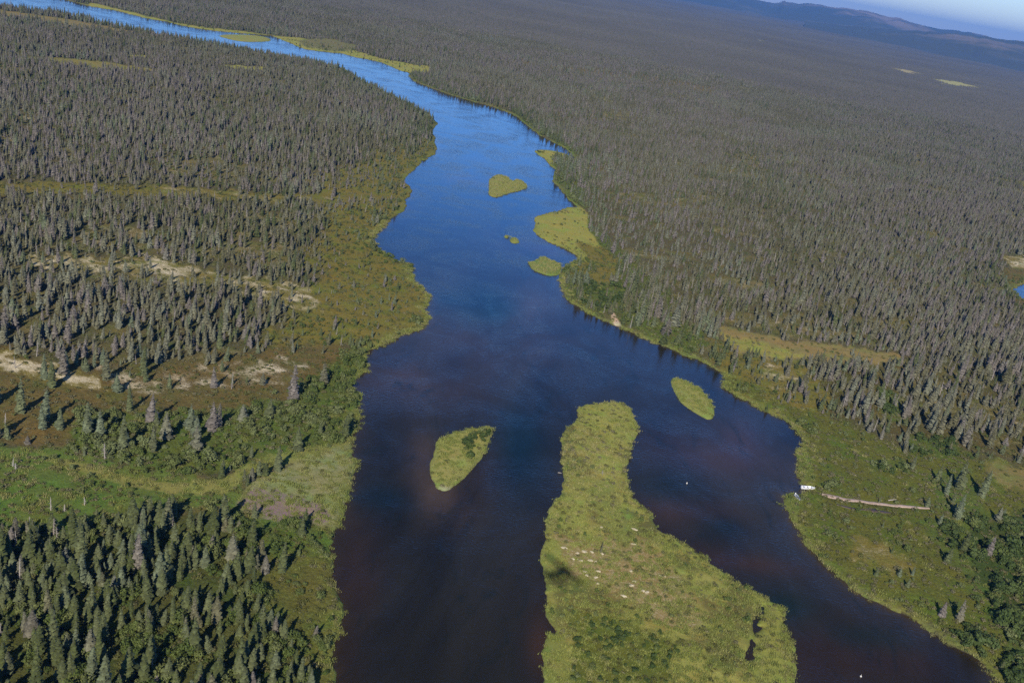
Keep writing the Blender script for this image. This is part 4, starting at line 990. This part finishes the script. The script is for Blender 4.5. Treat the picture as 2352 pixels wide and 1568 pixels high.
o = instancer('willow_scrub', BC, np.stack([bx, by, bz], 1)[rest], np.stack([np.zeros(n), np.zeros(n), br[rest]], 1), np.stack([q, q, q * rng.uniform(.8, 1.2, n)], 1), bv[rest])
tag(o, 'grey green willow scrub along the banks and slopes', 'scrub', None, 'stuff')
print('bushes', n)

# low dwarf shrubs on the open tundra
FD = np.where(SD > 0.5, 0.16 * np.clip(0.2 + 1.6 * fnoise(GX / 6, GY / 6, 2), 0.1, 1.4), 0) * (1 - 0.75 * meadowy) * (1 - 0.5 * np.clip(FLi, 0, 1))
x, y = scatter(FD, 120, 620, 0.26, (-33, 37)); z = lookup(HZ, x, y) - .02
x2, y2 = scatter(FD * 0.3, 620, 1200, 0.08, (-33, 37)); z2 = lookup(HZ, x2, y2) - .02
for nm in ('long', 'teardrop'):
    a_, b_, c_, s_ = isl_scatter(nm, 0.07 if nm == 'long' else 0.02, 0.07); x2 = np.append(x2, a_); y2 = np.append(y2, b_); z2 = np.append(z2, c_)
x = np.append(x, x2); y = np.append(y, y2); z = np.append(z, z2); n = len(x); s_ = rng.uniform(.6, 1.5, n)
o = instancer('dwarf_shrubs', DC, np.stack([x, y, z], 1), np.stack([np.zeros(n), np.zeros(n), rng.uniform(0, 6.28, n)], 1), np.stack([s_, s_, s_], 1), rng.integers(0, 6, n))
tag(o, 'low heath and dwarf birch covering the open tundra', 'heath', None, 'stuff'); print('dwarf', n)
# sedge and grass
green_ = sstep(1.12, 1.0, FC[..., 0] / np.maximum(FC[..., 1], 1e-3)); FG = np.where(SD > -0.9, 0.25 * meadowy * green_ + 0.3 * np.exp(-np.abs(SD) / 1.6), 0)
x, y = scatter(FG, 120, 600, 0.45, (-33, 37)); z = np.maximum(lookup(HZ, x, y) - .02, -0.15)
for nm in ISL:
    if nm == 'far': continue
    a_, b_, c_, s_ = isl_scatter(nm, 0.35, 0.35); x = np.append(x, a_); y = np.append(y, b_); z = np.append(z, c_)
n = len(x); s_ = rng.uniform(.7, 1.5, n)
o = instancer('sedge_grass', GC, np.stack([x, y, z], 1), np.stack([np.zeros(n), np.zeros(n), rng.uniform(0, 6.28, n)], 1), np.stack([s_, s_, s_ * .8], 1), rng.integers(0, 5, n))
tag(o, 'bright yellow green sedge and grass on islands and meadows', 'grass', None, 'stuff'); print('grass', n)

# ------------------------------------------------------------------ dirt track
def hz_at(x, y): return float(lookup(HZ0, np.array([x]), np.array([y]))[0])
M_track = plain('bare_gravel', (0.36, 0.275, 0.225), 0.95, 0, 0.22, 0.8)
def strip(name, pts, width, mat, lift=0.06, rag=0.3):
    c = np.array(pts, float); gx_, gy_ = ground(c[:, 0], c[:, 1])
    P_ = []; 
    for i in range(len(gx_) - 1):
        for k in range(10): t_ = k / 10; P_.append((gx_[i] * (1 - t_) + gx_[i + 1] * t_, gy_[i] * (1 - t_) + gy_[i + 1] * t_))
    P_.append((gx_[-1], gy_[-1])); vs = []; fs = []; n_ = len(P_)
    for i, (a, b) in enumerate(P_):
        d = Vector(P_[min(i + 1, n_ - 1)]) - Vector(P_[max(i - 1, 0)]); d.normalize(); nx, ny = -d.y, d.x
        w0 = np.interp(i / (n_ - 1), np.linspace(0, 1, len(width)), width); wl = w0 / 2 * random.uniform(1 - rag, 1 + rag); wr = w0 / 2 * random.uniform(1 - rag, 1 + rag)
        for o_ in (-wl - .15, -wl, 0, wr, wr + .15):
            X0, Y0 = a + nx * o_, b + ny * o_; e_ = -0.12 if abs(o_) > max(abs(wl), abs(wr)) and o_ != 0 else lift
            if o_ in (-wl - .15, wr + .15): e_ = -0.15
            vs.append((X0, Y0, hz_at(X0, Y0) + e_ + (0.05 if o_ == 0 else 0)))
        if i:
            for k in range(4): q = (i - 1) * 5 + k; fs.append((q, q + 1, q + 6, q + 5))
    mb = MB(); mb.add(vs, fs); return link(name, mb.mesh(name, mat, smooth=True))
tag(strip('dirt_track', [(1886,1139),(1900,1143),(1935,1151),(1975,1155),(2000,1160),(2060,1167),(2100,1171),(2132,1173)], [.8, 2.5, 2.2, 1.8, 1.7, 1.7, 1.4, .7], M_track, 0.0, 0.08), 'straight pinkish gravel track leading inland from the moored boats', None, None, 'structure')
M_mud = plain('dark_mud', (0.055, 0.04, 0.035), 0.6, 0, 0.2, 0.8)
tag(strip('mud_rut', [(1920,1165),(1955,1174),(1985,1176)], [0.5, 1.0, .4], M_mud, 0.2), 'narrow dark muddy rut running below the gravel track', None, None, 'structure')
tag(strip('mud_rut', [(1978,1174),(1998,1178),(2025,1183),(2045,1185)], [0.8, 2.2, 1.6, .3], M_mud, 0.2), 'wide dark muddy hollow below the middle of the gravel track', None, None, 'structure')

# ------------------------------------------------------------------ boats
M_alu = plain('boat_aluminium', (0.62, 0.64, 0.66), 0.35, 0.6, 0.06)
M_white = plain('boat_white_paint', (0.75, 0.77, 0.78), 0.4, 0, 0.05)
M_buff = plain('boat_buff_paint', (0.68, 0.63, 0.48), 0.5, 0, 0.05)
M_dark = plain('motor_black', (0.03, 0.03, 0.035), 0.4, 0, 0.05)
M_blue = plain('seat_blue', (0.07, 0.09, 0.20), 0.6, 0, 0.05)
def hull_rings(L, W, D, t=0.04):
    outer, inner = [], []
    for i in range(13):
        s = i / 12; x = -L / 2 + L * s
        k = 1.0 if s < .55 else math.cos((s - .55) / .45 * math.pi / 2) ** 0.75
        k = max(k, 0.03); wt = W / 2 * k * (0.9 + 0.1 * min(1, s * 3)); wb = wt * 0.72; zt = D + 0.28 * max(0, s - .5) ** 2 * 4 * .6; zb = 0.0 + 0.42 * max(0, s - .62) ** 2 * 5
        zb = min(zb, zt - .12)
        outer.append([(x, -wt, zt), (x, -wb, zb), (x, 0, zb - .05), (x, wb, zb), (x, wt, zt)])
        wt2 = max(wt - t, .012); wb2 = max(wb - t, .01)
        inner.append([(x, -wt2, zt), (x, -wb2, zb + .06), (x, 0, zb + .04), (x, wb2, zb + .06), (x, wt2, zt)])
    return outer, inner
def boat(px_, py_, heading, L, W, D, hull_m, in_m, label, z=0.05, tilt=0.0, motor=True, motor_m=None):
    x, y = ground(px_, py_, 0.3); e = bpy.data.objects.new('boat', None); COL.objects.link(e); e.location = (float(x), float(y), z); e.rotation_euler = (0, tilt, heading)
    tag(e, label, 'boat')
    outer, inner = hull_rings(L, W, D); mb = MB()
    for rings, flip in ((outer, False), (inner, True)):
        vs = [p for r in rings for p in r]; fs = []
        for i in range(12):
            for k in range(4):
                q = (i * 5 + k, i * 5 + k + 1, (i + 1) * 5 + k + 1, (i + 1) * 5 + k); fs.append(q if flip else q[::-1])
        mb.add(vs, fs, 1 if flip else 0)
    mb.add(outer[0], [(0, 1, 2, 3, 4)], 0); mb.add([(p[0] + .05, p[1], p[2]) for p in inner[0]], [(4, 3, 2, 1, 0)], 1)
    link('hull', mb.mesh('hull', hull_m, in_m), e)
    mb = MB()      # gunwale strips
    for sgn in (0, 4):
        for i in range(12):
            a = Vector(outer[i][sgn]); b = Vector(outer[i + 1][sgn]); mb.tube(a + Vector((0, 0, .02)), b + Vector((0, 0, .02)), .045, .045, 5, False)
    mb.tube(Vector(outer[0][0]) + Vector((0, 0, .02)), Vector(outer[0][4]) + Vector((0, 0, .02)), .045, .045, 5)
    link('gunwale', mb.mesh('gunwale', hull_m), e)
    for k, s in enumerate((-.28, .02, .27)):
        mb = MB(); wv = W * (.84 if s < .2 else .66); mb.box((s * L, 0, D * .72), (L * .075, wv, .05)); mb.box((s * L, 0, D * .4), (L * .06, wv * .8, D * .56))
        link('bench', mb.mesh('bench', M_alu), e)
        mb = MB(); mb.box((s * L, 0.08, D * .72 + .09), (L * .07, .42, .12)); mb.box((s * L - L * .03, 0.08, D * .72 + .27), (.06, .42, .3))
        link('seat', mb.mesh('seat', M_blue), e)
    mb = MB(); mb.loft([[(L * .43, -.18, D + .12), (L * .43, .18, D + .12), (L * .43, .18, D + .16), (L * .43, -.18, D + .16)], [(L * .495, -.03, D + .2), (L * .495, .03, D + .2), (L * .495, .03, D + .23), (L * .495, -.03, D + .23)]])
    link('bow_deck', mb.mesh('bow_deck', hull_m), e)
    if motor:
        mo = bpy.data.objects.new('outboard_motor', None)
        mb = MB(); x0 = -L / 2 - .22; rings = []
        for z_, sx_, sy_ in ((D + .05, .12, .11), (D + .12, .22, .16), (D + .38, .24, .17), (D + .52, .17, .12), (D + .56, .06, .05)):
            rings.append([(x0 + sx_ * math.cos(a), sy_ * math.sin(a), z_) for a in np.linspace(0, 2 * math.pi, 12, endpoint=False)])
        mb.loft(rings); mb.tube((x0, 0, D + .05), (x0 - .05, 0, -.35), .07, .05, 8); mb.box((x0 + .12, 0, D - .08), (.12, .22, .22)); mb.tube((x0 + .15, 0, D + .2), (x0 + .75, .05, D + .32), .02, .025, 6)
        mb.box((x0 - .06, 0, -.3), (.3, .02, .12)); mb.tube((x0 - .2, -.12, -.4), (x0 - .2, .12, -.4), .02, .02, 5)
        link('outboard_motor', mb.mesh('outboard_motor', motor_m or M_dark, smooth=False), e)
    return e
def head(p0, p1):
    a = ground(*p0); b = ground(*p1); return math.atan2(float(b[1] - a[1]), float(b[0] - a[0]))
boat(1855, 1122, head((1840, 1119), (1871, 1123.5)), 5.2, 1.75, .62, M_white, M_alu, 'long open silver boat with dark outboard motor, bow nosed into the bank', z=0.32, tilt=-.05)
boat(1831, 1147, head((1826, 1139), (1837, 1153)), 3.9, 1.5, .5, M_alu, M_alu, 'smaller silver skiff with white outboard lying in the reeds below the long boat', z=0.8, tilt=-.03, motor_m=M_white)
# mooring buoys
M_buoy = plain('buoy_white', (0.55, 0.54, 0.51), 0.5, 0, 0.05)
for (bx_, by_, lb) in ((1577.5, 1110, 'white mooring buoy floating alone in the dark right channel opposite the boats'), (1977, 1553, 'white mooring buoy floating at the bottom of the dark right channel')):
    x, y = ground(bx_, by_); mb = MB(); rings = []
    for k in range(8):
        ph = -math.pi / 2 + math.pi * (k + .3) / 7.6; rings.append([(.27 * math.cos(ph) * math.cos(a), .27 * math.cos(ph) * math.sin(a), .12 + .27 * math.sin(ph)) for a in np.linspace(0, 2 * math.pi, 14, endpoint=False)])
    mb.loft(rings); mb.tube((0, 0, .35), (0, 0, .62), .05, .05, 8); mb.tube((-.09, 0, .64), (.09, 0, .64), .03, .03, 6)
    tag(link('mooring_buoy', mb.mesh('mooring_buoy', M_buoy, smooth=True), None, (float(x), float(y), 0)), lb, 'buoy')

# ------------------------------------------------------------------ dead trees and logs
def dead_tree(px_, py_, h, label, tilt=0.05, mat=M_grey, z=None):
    x, y = ground(px_, py_); x = float(x); y = float(y); R = random.Random(int(px_ * 7 + py_))
    e = bpy.data.objects.new('dead_tree', None); COL.objects.link(e); e.location = (x, y, (hz_at(x, y) if z is None else z) - .05); e.rotation_euler = (R.uniform(-tilt, tilt), R.uniform(-tilt, tilt), R.uniform(0, 6))
    tag(e, label, 'dead tree'); mb = MB(); mb.tube((0, 0, -.2), (0, 0, h * .6), .16, .11, 7); mb.tube((0, 0, h * .6), (.05, 0, h), .11, .03, 7)
    link('trunk', mb.mesh('trunk', mat), e); mb = MB()
    for k in range(26):
        z_ = h * R.uniform(.12, .95); a = R.uniform(0, 6.28); L = .85 * (1 - z_ / h) + .2; L *= R.uniform(.5, 1.1)
        mb.tube((0, 0, z_), (L * math.cos(a), L * math.sin(a), z_ - L * R.uniform(.1, .5)), .035, .012, 4, False)
    link('branches', mb.mesh('branches', mat), e)
for a in [(117,1183,4.2,'pale dead spruce standing in the green meadow, tallest of the bare ones there'), (148,1184,2.3,'short grey dead stub in the meadow between two taller bare trees'),
          (194,1171,2.6,'small grey dead spruce, rightmost bare tree in the green meadow'), (68,1222,3.6,'bare grey spruce at the meadow edge near the left side'),
          (37,1270,5.2,'white barkless spruce at the top left of the dense stand'), (45,1345,6.5,'broken white topped spruce rising above the dense left stand'),
          (30,1085,3.0,'thin dead pole at the left edge of the green meadow'), (36,1092,2.2,'short thin dead pole beside a taller one at the meadow edge'),
          (12,992,4.0,'bare dead pole with fallen branch on the brown tundra at the left edge')]:
    dead_tree(*a)
# lone thin spruce on the long island
x, y = ground(1378, 1276); x = float(x); y = float(y); z0 = isl_at('long', x, y)
place_tree(x, y, z0 - .05, 1.0, .42 * 1.1, .5, 5, 'single thin yellowish spruce growing on the lichen patches of the long island')
def log(px_, py_, px2, py2, label, mat=M_grey, r=0.16, isl=None, z=None):
    a = ground(px_, py_); b = ground(px2, py2)
    def zz(p): return (z if z is not None else (isl_at(isl, float(p[0]), float(p[1])) if isl else hz_at(float(p[0]), float(p[1])))) + .25
    A = Vector((float(a[0]), float(a[1]), zz(a))); B = Vector((float(b[0]), float(b[1]), zz(b))); L = (B - A).length; d = (B - A).normalized()
    mb = MB(); mb.tube((0, 0, 0), (B - A) * .5, r, r * .8, 8); mb.tube((B - A) * .5, B - A, r * .8, r * .35, 8); R = random.Random(3)
    for k in range(6):
        p_ = (B - A) * R.uniform(.1, .95); s_ = Vector((-d.y, d.x, 0)) * R.choice((-1, 1)); mb.tube(p_, p_ + s_ * L * .14 + d * L * .1 + Vector((0, 0, .25)), .045, .015, 5)
    tag(link('fallen_log', mb.mesh('fallen_log', mat), None, A), label, 'log')
log(2038, 1155.5, 2057, 1153.5, 'white weathered log lying on the grass above the gravel track', r=.2)
log(1383, 1086, 1382, 1098, 'pale driftwood stick lying on the upper half of the long island', r=.1, isl='long')
log(1281, 1086, 1290, 1088, 'driftwood snag sticking out of the left shore of the long island', r=.1, z=.0)
log(1355, 718, 1372, 727, 'bleached driftwood lying in the water under the round alders', r=.12, z=-.1)
# pale boulders on the long island
M_rock = plain('pale_rock', (0.5, 0.45, 0.39), 0.9, 0, 0.2, 2.0)
M_lich = plain('pale_lichen_mat', (0.38, 0.34, 0.24), 0.95, 0, 0.3, 1.5)
mounds = [(1295,1263),(1325,1276),(1341,1273),(1358,1274),(1315,1290),(1331,1293),(1355,1293),(1367,1296),(1381,1278),(1342,1320),(1373,1318),(1347,1328),(1367,1332),(1372,1346),(1448,1318),(1454,1256),(1455,1342),(1448,1352),(1475,1364),(1484,1367),(1456,1221),(1380,1217),(1520,1330),(1430,1375)]
for i, (a, b) in enumerate(mounds):
    x, y = ground(a, b); x = float(x); y = float(y); R = random.Random(i); n_ = 18; mb = MB(); rx_, ry_ = R.uniform(.5, 1.1), R.uniform(.25, .6)
    radii = [R.uniform(.6, 1.2) for _ in range(n_)]
    rings = [[(rx_ * q * radii[k] * math.cos(2 * math.pi * k / n_), ry_ * q * radii[(k * 5) % n_] * math.sin(2 * math.pi * k / n_), zz_ + R.uniform(-.04, .04)) for k in range(n_)] for q, zz_ in ((1, -.1), (.92, .14), (.6, .26), (.15, .3))]
    mb.loft(rings); o = link('lichen_hummock', mb.mesh('lichen_hummock', M_lich), None, (x, y, isl_at('long', x, y) + .05)); o.rotation_euler.z = R.uniform(-.6, .9)
    tag(o, 'pale cream lichen hummock among the grass of the long island', 'lichen hummock', 'pale lichen hummocks on the long island')

# ------------------------------------------------------------------ the aircraft that throws the small blurred shadow
a = ground(1251, 1292); b = ground(1324, 1355); wd_ = Vector((float(b[0] - a[0]), float(b[1] - a[1]), 0)).normalized(); hd = math.atan2(wd_.y, wd_.x) + math.pi / 2
e = bpy.data.objects.new('airplane', None); COL.objects.link(e); e.location = PLANE; e.rotation_euler = (0, 0, hd); e.scale = (1.15,) * 3
tag(e, 'small high wing floatplane whose blurred shadow falls on the long island', 'airplane')
M_pl = plain('aircraft_white', (0.7, 0.7, 0.68), 0.35, 0, 0.03)
mb = MB(); rings = []
for x_, w_, h_, z_ in ((3.6, .3, .3, 0), (3.3, 1.1, 1.1, 0), (2.4, 1.6, 1.7, .05), (1.2, 1.9, 2.2, .2), (-.8, 1.9, 2.2, .2), (-2.6, 1.1, 1.4, .3), (-4.6, .3, .5, .45)):
    rings.append([(x_, w_ / 2 * math.cos(t_), z_ + h_ / 2 * math.sin(t_)) for t_ in np.linspace(0, 2 * math.pi, 14, endpoint=False)])
mb.loft(rings); link('fuselage', mb.mesh('fuselage', M_pl, smooth=True), e)
mb = MB(); mb.loft([[(x_, y_, z_) for x_, z_ in ((1.6, 1.15), (1.2, 1.28), (0, 1.2), (0, 1.14), (1.2, 1.08))] for y_ in (-7.2, -3, 0, 3, 7.2)]); link('wing', mb.mesh('wing', M_pl), e)
mb = MB(); mb.box((-4.3, 0, .6), (1.1, 4.2, .08)); mb.box((-4.4, 0, 1.35), (1.2, .1, 1.6)); link('tail', mb.mesh('tail', M_pl), e)
for s_ in (-1.2, 1.2):
    mb = MB(); rings = []
    for x_, q in ((3.6, .12), (2.8, .35), (1, .42), (-1.2, .35), (-3.2, .12)): rings.append([(x_, s_ + q * math.cos(t_), -1.7 + q * math.sin(t_)) for t_ in np.linspace(0, 2 * math.pi, 10, endpoint=False)])
    mb.loft(rings)
    for x_ in (1.8, -.6): mb.tube((x_, s_, -1.5), (x_, s_ * .4, -.5), .06, .06, 6)
    link('float', mb.mesh('float', M_pl, smooth=True), e)

# ------------------------------------------------------------------ haze
if HAZE > 0:
    mb = MB(); mb.box((0, 0, 375), (90000, 90000, 760)); 
    hm = bpy.data.materials.new('haze_air'); hm.use_nodes = True; t_ = hm.node_tree; t_.nodes.clear()
    ho = t_.nodes.new('ShaderNodeOutputMaterial'); pv = t_.nodes.new('ShaderNodeVolumePrincipled')
    pv.inputs['Color'].default_value = (0.08, 0.33, 0.92, 1); pv.inputs['Density'].default_value = HAZE; pv.inputs['Anisotropy'].default_value = 0.0
    t_.links.new(pv.outputs[0], ho.inputs['Volume'])
    tag(link('haze', mb.mesh('haze', hm)), 'thin blue haze over the far plain', None, None, 'stuff')
